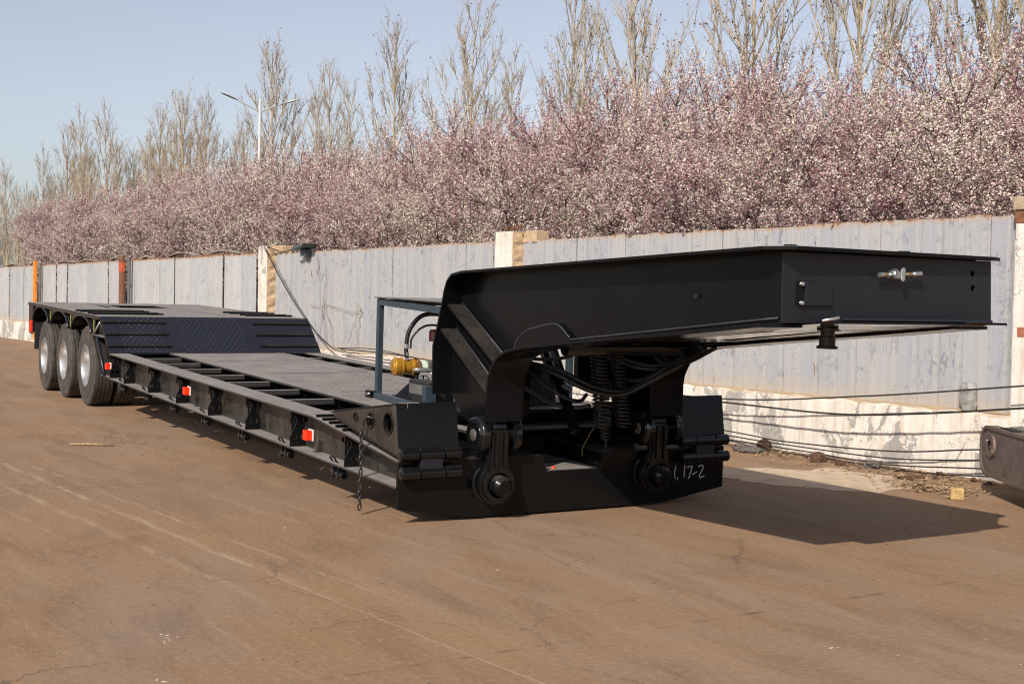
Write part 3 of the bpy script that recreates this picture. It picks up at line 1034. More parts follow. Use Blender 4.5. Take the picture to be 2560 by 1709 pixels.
# far rail gets plain stiffeners
for i in range(7):
    o = link('channel_stiffener', CH, 'paint', rail_far)
    o.location = (-8.4 + 1.193 * i, 1.354, ZB + 0.0135)
    o.scale.z = 0.85

# red side markers
def marker(x, z, w, h, parent, y=-1.505):
    mb = MB(); mb.box((x - w / 2, y - 0.030, z - h / 2), (x + w / 2, y + 0.022, z + h / 2))
    o = mb.build('side_marker', 'red', parent, bevel=0.004)
    mb = MB(); mb.box((x - w / 2 - 0.004, y + 0.0225, z - h / 2 - 0.004), (x + w / 2 + 0.004, y + 0.034, z + h / 2 + 0.006))
    mb.build('marker_base', 'lens_edge', o)
    mb = MB()
    for k in (-1, 0, 1):
        mb.box((x - w * 0.35, y - 0.0335, z + k * h * 0.22 - 0.004), (x + w * 0.35, y - 0.0305, z + k * h * 0.22 + 0.004))
    mb.build('lens_rib', 'red', o)
for x, z in ((-9.0, 0.428), (-5.32, 0.455), (-1.75, 0.430)):
    marker(x, z, 0.085, 0.083, rail)

# --- deck of the well
mb = MB(); mb.box((-8.955, -0.475, ZR - 0.012), (-2.0, 0.80, ZR))
deck = mb.build('deck_plate', 'deck', trailer)
mb = MB(); mb.box((-8.955, -0.705, ZR - 0.02), (-0.4, -0.479, ZR + 0.003)); mb.build('main_beam_flange', 'deck', deck, bevel=0.003)
mb = MB(); mb.box((-8.955, 0.804, ZR - 0.02), (-0.4, 0.93, ZR + 0.003)); mb.build('main_beam_flange', 'deck', deck, bevel=0.003)
mb = MB(); mb.box((-8.955, -0.60, 0.05), (-0.4, -0.585, ZR - 0.021)); mb.build('main_beam_web', 'paint', deck)
mb = MB(); mb.box((-8.955, 0.86, 0.10), (-0.4, 0.875, ZR - 0.021)); mb.build('main_beam_web', 'paint', deck)
mb = MB(); mb.box((-8.955, -0.70, 0.03), (-0.4, -0.48, 0.048)); mb.build('main_beam_foot', 'paint', deck)
mb = MB(); mb.box((-8.955, 0.77, 0.03), (-0.4, 0.98, 0.048)); mb.build('main_beam_foot', 'paint', deck)
mb = MB(); mb.box((-2.0, -0.475, ZR - 0.012), (-0.45, 0.80, ZR - 0.001)); mb.build('front_deck_plate', 'deck', deck)
# seams in the deck plate (raised weld seams)
for xs_ in (-7.6, -5.7, -3.55):
    mb = MB(); mb.box((xs_, -0.47, ZR + 0.0003), (xs_ + 0.012, 0.795, ZR + 0.003)); mb.build('weld_seam', 'paint', deck)
# tread studs
def studs(name, x0, x1, y0, y1, dx, dy, fz, parent, mat, sx=0.02, sy=0.006, h=0.004):
    mb = MB()
    i = 0
    x = x0
    while x < x1:
        y = y0 + (dy / 2 if i % 2 else 0)
        j = 0
        while y < y1:
            a = R(45) if (i + j) % 2 else R(-45)
            c_, s_ = math.cos(a), math.sin(a)
            pts = []
            for (u, v_) in ((-sx, 0), (0, -sy), (sx, 0), (0, sy)):
                pts.append(fz(x + u * c_ - v_ * s_, y + u * s_ + v_ * c_, 0))
            pts.append(fz(x, y, h))
            mb.add(pts, [(0, 1, 4), (1, 2, 4), (2, 3, 4), (3, 0, 4)])
            y += dy; j += 1
        x += dx; i += 1
    o = mb.build(name, mat, parent, smooth=True, fix=False)
    o['kind'] = 'stuff'
    return o
studs('tread_pattern', -5.65, -2.05, -0.45, 0.78, 0.075, 0.085, lambda x, y, h: (x, y, ZR + 0.0002 + h), deck, 'deck', 0.026, 0.009, 0.005)
# cross members in the open bays
for i, x in enumerate((-8.38, -7.536, -6.68, -5.83, -4.98, -4.09, -3.174, -2.20, -1.6)):
    for (ya, yb) in ((-1.345, -0.705), (0.935, 1.345)):
        mb = MB(); mb.box((x, ya, ZR - 0.075), (x + 0.055, yb, ZR - 0.022)); mb.build('cross_member', 'deck', deck, bevel=0.006)
    mb = MB(); mb.box((x + 0.004, -1.34, 0.25), (x + 0.014, -0.61, ZR - 0.08)); mb.build('cross_web', 'paint', deck)
# short cleats on the sloping front of the rails
for sg in (-1, 1):
    for k in range(5):
        x = -1.62 + 0.14 * k
        z = ZR - (x + 1.667) * 0.0832
        mb = MB(); mb.bar((x, sg * 1.485, z + 0.012), (x, sg * 1.10, z + 0.012), 0.03, 0.022)
        mb.build('cleat', 'paint', rail if sg < 0 else rail_far, bevel=0.003)
    mb = MB()
    mb.strip([(-1.667, ZR - .022), (-0.02, 0.44)], min(sg * 1.24, sg * 0.94), max(sg * 1.24, sg * .94), -0.012)
    mb.build('ramp_bed', 'deck', rail if sg < 0 else rail_far)

# --- front beam
mb = MB()
fb = [(-1.5, 0.455), (-1.5, 0.113), (-0.87, 0.017), (0.87, 0.017), (1.5, 0.113), (1.5, 0.455), (0.268, 0.455), (0.262, 0.33), (-0.25, 0.33), (-0.285, 0.455)]
mb.plate(fb, [circle(-0.735, 0.27, 0.118, 20), circle(0.735, 0.27, 0.118, 20)], (-0.03, 0, 0), (0, 1, 0), (0, 0, 1), 0.03)
front = mb.build('front_beam', 'paint', trailer, bevel=0.004)
mb = MB()
mb.plate([(max(-1.33, min(1.33, p[0])), max(p[1], 0.03) + 0.004) for p in fb], [], (-0.42, 0, 0), (0, 1, 0), (0, 0, 1), 0.02)
mb.build('rear_wall', 'paint', front)
mb = MB(); mb.box((-0.40, -1.49, 0.440), (-0.032, -0.29, 0.453)); mb.build('top_plate', 'paint', front)
mb = MB(); mb.box((-0.40, 0.275, 0.440), (-0.032, 1.49, 0.453)); mb.build('top_plate', 'paint', front)
mb = MB(); mb.box((-0.85, -0.25, 0.312), (-0.032, 0.26, 0.328)); mb.build('notch_floor', 'deck', front)
mb = MB(); mb.box((-0.85, 0.2605, 0.32), (-0.032, 0.274, 0.452)); mb.build('notch_side', 'paint', front)
mb = MB(); mb.box((-0.40, -0.87, 0.018), (-0.032, 0.87, 0.032)); mb.build('bottom_plate', 'paint', front)
for sg in (-1, 1):
    mb = MB(); mb.lathe([(0.118, -0.30), (0.118, -0.031), (0.15, -0.03), (0.158, 0.004), (0.13, 0.012), (0.112, -0.01), (0.112, -0.30)], (0, sg * 0.735, 0.27), (1, 0, 0), 28)
    mb.build('socket_ring', 'paint_gloss', front, smooth=50)
mb = MB(); mb.lathe([(0.0, 0.022), (0.012, 0.018), (0.016, 0.0)], (-0.1, -0.12, 0.33), (0, 0, 1), 12)
mb.build('orange_cap', 'red', front, smooth=True)
# chalk writing 1,17-2 on the beam
def chalk_line(pts, w=0.0042):
    mb = MB()
    pts = [Vector(p) for p in pts]
    for a, b_ in zip(pts[:-1], pts[1:]):
        d = (b_ - a); n_ = Vector((-d.y, d.x)).normalized() * w
        q = [a - n_ - d * .0, a + n_, b_ + n_, b_ - n_]
        mb.add([(0.0025, p.x, p.y) for p in q] + [(0.0008, p.x, p.y) for p in q], [(0, 1, 2, 3), (7, 6, 5, 4), (0, 4, 5, 1), (1, 5, 6, 2), (2, 6, 7, 3), (3, 7, 4, 0)])
    return mb
SC = lambda l: [(0.985 + (u - 1525) * 0.00137, 0.318 - (v_ - 1080) * 0.00128) for u, v_ in l]
strokes = [[(1535, 1085), (1528, 1130), (1531, 1165)], [(1550, 1160), (1552, 1178)], [(1604, 1085), (1600, 1165)], [(1620, 1098), (1662, 1092), (1650, 1130), (1636, 1175)], [(1662, 1148), (1696, 1132)],
           [(1706, 1100), (1728, 1090), (1744, 1096), (1744, 1112), (1716, 1160), (1722, 1172), (1756, 1162)]]
mbt = MB()
for s_ in strokes:
    q = chalk_line(SC(s_))
    mbt.add(q.v, q.f)
mbt.build('chalk_writing', 'chalk', front)

# --- folded flip ramps with double hinges
def flip_ramp(sg):
    ya, yb = (-1.5, -1.03) if sg < 0 else (0.985, 1.48)
    prof = [(-1.212, 0.684), (-1.205, 0.655), (0.006, 0.497), (-0.056, 0.862)]
    holes = [circle(-0.772, 0.697, 0.026, 12), circle(-0.493, 0.700, 0.052, 16), circle(-0.178, 0.716, 0.072, 18)]
    mb = MB()
    mb.plate(prof, holes, (0, ya, 0), (1, 0, 0), (0, 0, 1), -0.012)
    rp = mb.build('flip_ramp', 'paint_dust_reflect', trailer, bevel=0.003)
    mb = MB(); mb.plate(prof, [], (0, yb - 0.012, 0), (1, 0, 0), (0, 0, 1), -0.012); mb.build('inner_cheek', 'paint', rp)
    mb = MB(); mb.strip([(-1.212, 0.684), (-0.056, 0.862)], ya - 0.004, yb + 0.004, 0.012); mb.build('ramp_top', 'paint', rp, bevel=0.002)
    mb = MB(); mb.strip([(-1.205, 0.655), (0.006, 0.497)], ya - 0.004, yb + 0.004, -0.016); mb.build('ramp_sole', 'paint', rp, bevel=0.002)
    # front plate with a shallow horizontal crease
    mb = MB(); mb.strip([(0.008, 0.497), (-0.022, 0.69), (-0.054, 0.873)], ya - 0.006, yb + 0.006, -0.014); mb.build('ramp_front', 'paint', rp)
    for (hx, hz, r_) in ((-0.772, 0.697, 0.026), (-0.493, 0.700, 0.052), (-0.178, 0.716, 0.072)):
        mb = MB(); mb.lathe([(r_, -0.03), (r_, 0.010), (r_ + 0.012, 0.010), (r_ + 0.012, -0.002)], (hx, ya, hz), (0, -1, 0), 20); mb.build('hole_collar', 'paint_gloss', rp, smooth=40)
    # hinges
    y0, y1 = (-1.52, -1.035) if sg < 0 else (0.985, 1.475)
    for zc, dy in ((0.518, 0.0), (0.382, 0.012)):
        w = (y1 - y0)
        for k, (a, b_) in enumerate(((0, 0.30), (0.305, 0.72), (0.725, 1.0))):
            mb = MB()
            ra = 0.046 if k != 1 else 0.044
            mb.lathe([(0, 0), (ra - 0.008, 0), (ra, 0.006), (ra, (b_ - a) * w - 0.006), (ra - 0.008, (b_ - a) * w), (0, (b_ - a) * w)], (0.058, y0 + dy + a * w, zc), (0, 1, 0), 20)
            mb.build('hinge_knuckle', 'paint_gloss', rp, smooth=40)
    mb = MB(); mb.box((0.030, y0 + 0.33 * (y1 - y0), 0.40), (0.085, y0 + 0.70 * (y1 - y0), 0.50)); mb.build('hinge_link', 'paint_slope', rp, bevel=0.006)
    return rp
rampL = flip_ramp(-1)
rampR = flip_ramp(1)
# little tape strip on the ramp top corner
mb = MB(); mb.box((-0.05, -1.49, 0.874), (-0.035, -1.33, 0.879)); mb.box((-0.040, -1.425, 0.815), (-0.034, -1.420, 0.872))
mb.build('weld_mark', 'steel', rampL)

# --- hanging chain on the near ramp
chn = MB()
hook = bez([(-0.46, -1.49, 0.715), (-0.48, -1.53, 0.73), (-0.505, -1.55, 0.70), (-0.515, -1.56, 0.655), (-0.50, -1.56, 0.64)], 5)
chn.tube(hook, 0.011, 6)
zc = 0.625
k = 0
def ring_link(cx, cy, cz, turn):
    pts = []
    for i in range(13):
        t = 2 * math.pi * i / 12
        u = 0.0125 * math.cos(t); w = 0.030 * math.sin(t)
        pts.append((cx + (u if turn else 0), cy + (0 if turn else u), cz + w))
    return pts
while zc > 0.045:
    chn.tube(ring_link(-0.515 + 0.004 * math.sin(k), -1.565, zc, k % 2 == 0), 0.0062, 6, False)
    zc -= 0.044
    k += 1
chain = chn.build('hanging_chain', 'chain', trailer, smooth=True)

# --- rear slope between well and rear deck
XS0, ZS0, XS1, ZS1 = -8.96, ZR, -9.53, 1.068
def slope(t, y, h=0.0):
    dx, dz = XS1 - XS0, ZS1 - ZS0
    L_ = math.hypot(dx, dz)
    nx_, nz_ = dz / L_, -dx / L_
    return (XS0 + dx * t + nx_ * h, y, ZS0 + dz * t + nz_ * h)
mb = MB()
mb.add([slope(-0.01, -1.498), slope(-0.01, 1.498), slope(1.0, 1.498), slope(1.0, -1.498), slope(-0.01, -1.498, -0.02), slope(-.01, 1.498, -0.02), slope(1, 1.498, -0.02), slope(1, -1.498, -0.02)],
       [(0, 1, 2, 3), (7, 6, 5, 4), (0, 4, 5, 1), (1, 5, 6, 2), (2, 6, 7, 3), (3, 7, 4, 0)])
slp = mb.build('rear_slope', 'paint_slope', trailer)
mb = MB(); mb.box((-9.03, -1.34, 0.18), (-9.0, 1.49, 0.585)); mb.build('bulkhead', 'paint', slp)
def spanel(name, t0, t1, y0, y1, h, mat='paint_slope'):
    mb = MB()
    q = [slope(t0, y0, h), slope(t0, y1, h), slope(t1, y1, h), slope(t1, y0, h)]
    p = [slope(t0, y0, 0.0004), slope(t0, y1, 0.0004), slope(t1, y1, 0.0004), slope(t1, y0, 0.0004)]
    mb.add(q + p, [(0, 1, 2, 3), (0, 4, 5, 1), (1, 5, 6, 2), (2, 6, 7, 3), (3, 7, 4, 0)])
    return mb.build(name, mat, slp)
spanel('tread_panel', 0.0, 0.995, -0.485, 0.45, 0.006)
def slope_studs(y0, y1, t0, t1, nt_, parent):
    dx, dz = XS1 - XS0, ZS1 - ZS0
    L_ = math.hypot(dx, dz)
    o = studs('tread_stud', t0 * L_, t1 * L_, y0, y1, 0.055, 0.075, lambda x, y, h: slope(x / L_, y, 0.0065 + h), parent, 'stud', 0.015, 0.008, 0.007)
    return o
slope_studs(-0.46, 0.43, 0.03, 0.97, 0, slp)
for (ta, tb) in ((0.02, 0.15), (0.21, 0.47), (0.53, 0.79), (0.86, 0.97)):
    spanel('tread_panel', ta - 0.01, tb + 0.01, -1.292, -0.690, 0.006)
    dx, dz = XS1 - XS0, ZS1 - ZS0
    L_ = math.hypot(dx, dz)
    studs('tread_stud', (ta + .02) * L_, tb * L_, -1.265, -0.71, 0.052, 0.075, lambda x, y, h: slope(x / L_, y, 0.0065 + h), slp, 'stud', 0.015, 0.010, 0.010)
for t in (0.825, 0.50, 0.18):
    for (ya, yb) in ((-1.505, -0.645), (0.62, 1.49)):
        mb = MB(); mb.bar(slope(t, ya, 0.012), slope(t, yb, 0.012), 0.035, 0.024, (0.57, 0, 0.47)); mb.build('cleat', 'paint', slp, bevel=0.004)

# --- rear deck
ZD = 1.068
mb = MB()
deck_out = [(-9.53, -1.5), (-9.53, 1.5), (-15.1, 1.5), (-15.1, -1.5)]
mb.plate(deck_out, [[(-12.93, -0.64), (-12.93, 0.38), (-14.05, 0.40), (-14.05, -0.62)]], (0, 0, ZD - 0.014), (1, 0, 0), (0, 1, 0), 0.014)
rdeck = mb.build('rear_deck', 'deck', trailer, bevel=0.002)
mb = MB(); mb.box((-14.1, -0.7, ZD - 0.35), (-12.85, 0.5, ZD - 0.33)); mb.build('well_floor', 'paint', rdeck)
mb = MB(); mb.box((-15.1, 1.40, 0.75), (-9.6, 1.42, ZD - 0.015)); mb.build('side_skirt', 'paint', rdeck)
mb = MB(); mb.lathe([(0, 0.05), (0.09, 0.04), (0.11, 0.0)], (-13.1, -0.05, ZD - 0.1), (0, 0, 1), 16); mb.build('hatch_cap', 'paint', rdeck, smooth=True)
for x in (-10.15, -10.42, -10.95, -11.25):
    for (ya, yb) in ((-1.48, -0.48), (0.75, 1.48)):
        mb = MB(); mb.box((x, ya, ZD + 0.0005), (x + 0.035, yb, ZD + 0.028)); mb.build('cleat', 'paint', rdeck, bevel=0.004)
for yv in (-0.5, 0.5):
    mb = MB(); mb.box((-15.08, yv - 0.06, ZD + 0.0004), (-9.6, yv + 0.06, ZD + 0.0035)); mb.build('deck_strap', 'deck', rdeck)
# edge beam of the rear deck
for sg in (-1, 1):
    mb = MB(); mb.box((-15.1, sg * 1.5 - 0.006, ZD - 0.05), (-9.56, sg * 1.5 + 0.006, ZD - 0.015)); mb.build('edge_beam', 'paint', rdeck)
mb = MB(); mb.box((-15.1, -1.49, 0.55), (-15.07, 1.49, ZD - 0.015)); rp_ = mb.build('rear_plate', 'paint', rdeck)
mb = MB(); mb.box((-15.06, -1.49, 0.53), (-14.69, -1.478, ZD - 0.06)); mb.build('corner_plate', 'paint', rdeck)
mb = MB(); mb.box((-14.72, -1.46, 0.27), (-14.70, -0.75, 0.75)); mb.build('mud_flap', 'rubber', rdeck)
mb = MB(); mb.box((-14.62, -1.40, 0.10), (-14.60, -0.80, 0.40)); mb.build('mud_flap', 'rubber', rdeck)
marker(-14.86, 0.66, 0.10, 0.20, rdeck, -1.480)
# frame under the rear deck
for yv in (-0.55, 0.55):
    mb = MB(); mb.box((-15.0, yv - 0.09, 0.62), (-9.55, yv + 0.09, ZD - 0.36)); mb.box((-15, yv - 0.01, ZD - .36), (-9.55, yv + 0.01, ZD - 0.016)); mb.build('frame_beam', 'paint', rdeck)

# fenders: flat arched strips with a lip, skirt plates between
for i, cx in enumerate((-10.79, -12.39, -13.99)):
    arc = [(cx + 0.68 * math.cos(t), 0.785 + 0.245 * math.sin(t)) for t in [math.pi * k / 18 for k in range(19)]]
    mb = MB(); mb.strip(arc, -1.49, -0.72, 0.010)
    fe = mb.build('fender', 'paint', trailer, smooth=40)
    mb = MB(); mb.tube([(p[0], -1.492, p[1]) for p in arc], 0.017, 8); mb.build('fender_lip', 'paint_slope', fe, smooth=True)
    # skirt plate above the arch
    out = [(cx - 0.80, ZD - 0.052), (cx - 0.80, 0.79)] + [(p[0] + (0.0), p[1] + 0.012) for p in reversed(arc)] + [(cx + 0.80, 0.79), (cx + 0.80, ZD - 0.052)]
    mb = MB(); mb.plate(out, [], (0, -1.46, 0), (1, 0, 0), (0, 0, 1), -0.008); mb.build('skirt_plate', 'paint', fe)
    mb = MB(); mb.box((cx + 0.735, -1.4725, 0.80), (cx + 0.755, -1.469, ZD - 0.07)); mb.build('reflective_strip', 'strap', fe)
    mb = MB(); mb.box((cx - 0.96, -1.30, 0.55), (cx - 0.66, -0.62, 0.78)); mb.build('suspension_hanger', 'paint', fe, bevel=0.02)
    arc2 = [(p[0], p[1]) for p in arc]
    mb = MB(); mb.strip(arc2, 0.72, 1.49, 0.010); mb.build('far_fender', 'paint', fe, smooth=40)
# step and mud guard ahead of the first axle
mb = MB(); mb.box((-10.12, -1.498, 0.782), (-9.36, -1.05, 0.796)); stp = mb.build('step_plate', 'deck', trailer, bevel=0.002)
mb = MB(); mb.plate([(-9.98, ZD - 0.05), (-10.05, 0.80), (-9.40, 0.80), (-9.60, ZD - 0.05)], [], (0, -1.43, 0), (1, 0, 0), (0, 0, 1), -0.01); mb.build('gusset', 'paint', stp)
mb = MB(); mb.tube([(-9.98, -1.49, 0.80), (-9.70, -1.46, 0.98)], 0.016, 6); mb.build('stay_rod', 'steel', stp, smooth=True)
mb = MB(); mb.strip([(-10.02, 0.78), (-9.72, 0.52), (-9.45, 0.275)], -1.495, -0.80, 0.012); mb.build('mud_guard', 'paint', stp)
mb = MB(); mb.strip([(-9.36, 0.78), (-9.18, 0.50), (-9.02, 0.275)], -1.475, -0.80, 0.012); mb.build('slope_brace', 'paint', stp)
mb = MB(); mb.tube([(-9.70, -1.497, 0.78), (-9.42, -1.497, 0.50), (-9.24, -1.497, 0.285)], 0.022, 8); mb.build('brace_rib', 'paint_slope', stp, smooth=True)
mb = MB(); mb.box((-9.46, -1.50, 0.262), (-8.97, -1.30, 0.276)); mb.build('brace_foot', 'deck', stp)

# --- wheels
def tyre_mesh():
    Rt, w = 0.580, 0.30
    pr = [(0.285, -w / 2 + 0.03), (0.30, -w / 2 + 0.006), (0.33, -w / 2), (0.345, -w / 2 + 0.004), (0.40, -w / 2 - 0.006), (0.455, -w / 2 - 0.004), (0.462, -w / 2 + 0.004), (0.50, -w / 2 + 0.006), (0.512, -w / 2 + 0.001), (0.545, -w / 2 + 0.006), (0.566, -w / 2 + 0.016)]
    tread = []
    y = -w / 2 + 0.022
    xs_ = [(-0.078, 1), (-0.026, 1), (0.026, 1), (0.078, 1)]
    tread.append((Rt - 0.004, -w / 2 + 0.024))
    for gx, _ in xs_:
        tread += [(Rt, gx - 0.006), (Rt - 0.016, gx - 0.0055), (Rt - 0.016, gx + 0.0055), (Rt, gx + 0.006)]
    tread.append((Rt - 0.004, w / 2 - 0.024))
    pr2 = pr + tread + [(r_, -t) for r_, t in reversed(pr)]
    mb = MB(); mb.lathe(pr2, (0, 0, 0), (0, 1, 0), 64)
    return mb.mesh('tyre')
TY = tyre_mesh()
TY.polygons.foreach_set('use_smooth', [True] * len(TY.polygons)); TY.set_sharp_from_angle(angle=R(38))
rm = MB()
rm.lathe([(0.288, -0.125), (0.300, -0.140), (0.302, -0.150), (0.294, -0.154), (0.282, -0.146), (0.274, -0.125), (0.268, -0.06), (0.262, 0.02), (0.240, 0.055), (0.215, 0.075), (0.17, 0.085), (0.155, 0.085), (0.150, 0.03), (0.11, 0.0), (0.10, -0.03), (0.0, -0.032)], (0, 0, 0), (0, 1, 0), 56)
for k in range(10):
    t = 2 * math.pi * k / 10
    rm.tube([(0.19 * math.cos(t), 0.088, 0.19 * math.sin(t)), (0.19 * math.cos(t), 0.05, 0.19 * math.sin(t))], 0.016, 6)
RM = rm.mesh('rim')
RM.polygons.foreach_set('use_smooth', [True] * len(RM.polygons)); RM.set_sharp_from_angle(angle=R(35))
for xw in (-10.72, -12.32, -13.92):
    lx_, lz_ = L2(xw, 0.579)
    for (yc, flip, nm) in ((-1.285, 0, 1), (-0.94, 1, 0), (0.94, 0, 0), (1.285, 1, 1)):
        wh = bpy.data.objects.new('wheel', TY)
        if len(TY.materials) == 0:
            TY.materials.append(M['tyre'])
        COL.objects.link(wh)
        wh.parent = trailer
        wh.location = (lx_, yc, lz_)
        wh.rotation_euler = (0, R(random.Random(int(xw * 10 + yc * 7)).uniform(0, 360)), math.pi if flip else 0)
        o = link('rim', RM, 'rim', wh)
    mb = MB(); mb.tube([(lx_, -1.1, lz_), (lx_, 1.1, lz_)], 0.07, 12); mb.build('axle', 'paint', trailer)

# --- gooseneck
YC = 0.04
neck_poly = [(-0.29, 1.826), (-0.44, 1.806), (-0.505, 1.760), (-0.545, 1.690), (-0.574, 1.606), (-0.65, 1.414), (-0.72, 1.26), (-0.715, 0.88), (-0.50, 0.72), (-0.28, 0.60), (-0.20, 0.50), (0.08, 0.50), (0.128, 0.74),
             (0.134, 0.982), (0.152, 1.065), (0.194, 1.135), (0.24, 1.190), (0.30, 1.232), (0.408, 1.274), (0.64, 1.311), (1.516, 1.392), (2.41, 1.466), (3.07, 1.528), (3.07, 1.915), (1.586, 1.877)]
NP = [L2(*p) for p in neck_poly]
mb = MB()
mb.plate(NP, [], (0, YC - 0.74, 0), (1, 0, 0), (0, 0, 1), -0.016)
neck = mb.build('gooseneck', 'paint_neck', trailer, bevel=0.0)
mb = MB(); mb.plate(NP, [], (0, YC + 0.756, 0), (1, 0, 0), (0, 0, 1), -0.016); mb.build('side_plate', 'paint_neck', neck)
top_path = [(2.75, 1.907), (1.586, 1.877), (-0.29, 1.826), (-0.44, 1.806), (-0.505, 1.760), (-0.545, 1.690), (-0.574, 1.606), (-0.65, 1.414), (-0.72, 1.26), (-0.715, 0.88)]
# smooth the corner
tp = [L2(*p) for p in top_path]
bot_path = [(3.06, 1.527), (2.41, 1.466), (1.516, 1.392), (0.64, 1.311), (0.408, 1.274), (0.30, 1.232), (0.24, 1.190), (0.194, 1.135), (0.152, 1.065), (0.134, 0.982), (0.128, 0.735)]
bp = [L2(*p) for p in bot_path]
for sg in (-1, 1):
    yc = YC + sg * 0.748
    mb = MB(); mb.strip(tp, yc - 0.158, yc + 0.158, -0.020); mb.build('top_flange', 'paint_neck', neck, smooth=30, bevel=0.003)
    mb = MB(); mb.strip(bp, yc - 0.158, yc + 0.158, 0.020); mb.build('bottom_flange', 'paint_neck', neck, smooth=30, bevel=0.003)
# full-width top and bottom plates
def plan(outl, z0f, th, name, mat, holes=()):
    """plate lying on a sloping plane z=z0f(x) in yard coordinates"""
    pts = outl
    loops = [outl] + list(holes)
    tri = tessellate_polygon([[Vector((p[0], p[1], 0)) for p in l] for l in loops])
    flat = [p for l in loops for p in l]
    N = len(flat)
    vs = [L3(p[0], p[1], z0f(p[0])) for p in flat] + [L3(p[0], p[1], z0f(p[0]) + th) for p in flat]
    fs = [tuple(t) for t in tri] + [tuple(reversed([i + N for i in t])) for t in tri]
    k = 0
    for l in loops:
        n = len(l)
        for i in range(n):
            j = (i + 1) % n
            fs.append((k + i, k + j, k + j + N, k + i + N))
        k += n
    mb = MB().add(vs, fs)
    return mb.build(name, mat, neck, bevel=0.002)
ztop = lambda x: 1.8365 + (x + 0.29) * 0.0265 + 0.008
plan([(0.1, -0.55), (2.748, -0.53), (2.748, 0.60), (0.1, 0.62)], lambda x: ztop(x) - 0.012, 0.016, 'top_plate', 'paint_neck')
# nose plate on top with cut corners, overhanging the front plate
plan([(2.752, -0.866), (3.08, -0.866), (3.20, -0.74), (3.165, 0.86), (3.12, 0.965), (2.75, 0.965)], lambda x: 1.907 + (x - 2.75) * 0.0257, 0.02, 'nose_plate', 'paint_neck')
zbot = lambda x: 1.384 + (x - 1.516) * 0.0855
plan([(1.25, -0.56), (3.20, -0.56), (3.20, 0.62), (1.25, 0.62)], lambda x: zbot(x) + 0.004, 0.012, 'belly_plate', 'paint_gloss',
     [[(1.35, -0.42), (2.55, -0.30), (2.5, -0.22), (1.35, -0.28)], [(1.4, 0.18), (2.7, 0.10), (2.6, 0.20), (1.4, 0.34)], [(1.4, 0.46), (2.1, 0.44), (2.1, 0.50), (1.4, 0.54)]])
# front plate and its lower lip
mb = MB()
fp = [(-0.722, 1.531), (0.945, 1.538), (0.915, 1.914), (-0.735, 1.913)]
mb.plate([(p[0], L2(3.078, p[1])[1]) for p in fp], [circle(0.757, L2(3.07, 1.838)[1], 0.018, 12), circle(0.768, L2(3.07, 1.752)[1], 0.018, 12)], (L2(3.078, 1.7)[0], 0, 0), (0, 1, 0), (0, 0, 1), 0.012)
mb.build('front_plate', 'paint_front_lit', neck, bevel=0.003)
mb = MB(); mb.strip([L2(3.05, 1.522), L2(3.10, 1.524), L2(3.15, 1.534), L2(3.19, 1.552)], -0.38, 0.83, 0.014); mb.build('lower_lip', 'paint_slope', neck, smooth=40)
plan([(2.9, 0.62), (3.165, 0.62), (3.165, 0.99), (2.9, 0.99)], lambda x: 1.535, 0.014, 'corner_plate', 'paint_neck')
# access door with bolted strap
def fbox(name, y0, y1, z0, z1, x0, x1, mat, par, bev=0.003):
    mb = MB()
    a = L3(x0, y0, z0); b_ = L3(x1, y1, z1)
    mb.box(a, b_)
    return mb.build(name, mat, par, bevel=bev)
dr = fbox('access_door', -0.585, -0.385, 1.628, 1.752, 3.094, 3.112, 'paint_front_lit', neck)
fbox('door_strap', -0.628, -0.588, 1.622, 1.760, 3.094, 3.104, 'paint', dr)
for z in (1.640, 1.742):
    mb = MB(); mb.lathe([(0, 0.016), (0.011, 0.014), (0.013, 0.0)], L3(3.104, -0.608, z), (1, 0, 0), 8); mb.build('bolt', 'steel', dr)
# air couplings
mb = MB()
A = lambda y, z, x=3.14: L3(x, y, z)
ac = MB(); ac.lathe([(0.0, 0.05), (0.022, 0.05), (0.034, 0.036), (0.036, 0.0)], L3(3.092, 0.08, 1.812), (1, 0, 0), 14)
acp = ac.build('air_coupling', 'steel', neck, smooth=40)
mb = MB(); mb.tube([A(0.04, 1.810), A(-0.06, 1.806)], [0.011, 0.010], 10); mb.tube([A(0.04, 1.81), A(0.012, 1.809)], 0.016, 6); mb.tube([A(-0.03, 1.808), A(-0.065, 1.806)], 0.014, 8); mb.build('coupling_arm', 'steel', acp, smooth=40)
mb = MB(); mb.tube([A(-0.035, 1.808), A(-0.008, 1.809)], 0.0125, 8); mb.tube([A(0.155, 1.815), A(0.18, 1.816)], 0.012, 8); mb.build('brass_nut', 'copper', acp, smooth=40)
mb = MB(); mb.tube([A(0.12, 1.814), A(0.25, 1.820)], 0.010, 10); mb.tube([A(0.205, 1.817), A(0.262, 1.821)], 0.017, 12); mb.build('coupling_arm', 'steel', acp, smooth=40)
mb = MB(); mb.plate([(0.085, 1.768), (0.103, 1.783), (0.106, 1.838), (0.090, 1.852), (0.074, 1.842), (0.072, 1.782)], [], L3(3.165, 0, 0) if False else (L2(3.165, 1.8)[0], 0, L2(3.165, 0)[1]), (0, 1, 0), (0, 0, 1), 0.01); mb.build('coupling_lever', 'steel', acp, bevel=0.003)
# pads on top
for (x, y) in ((3.0, -0.60), (2.98, 0.30)):
    fbox('lashing_pad', y - 0.022, y + 0.022, 1.9335 + (x - 3.0) * .0257, 1.956 + (x - 3.0) * .0257, x - 0.03, x + 0.03, 'paint_slope', neck)
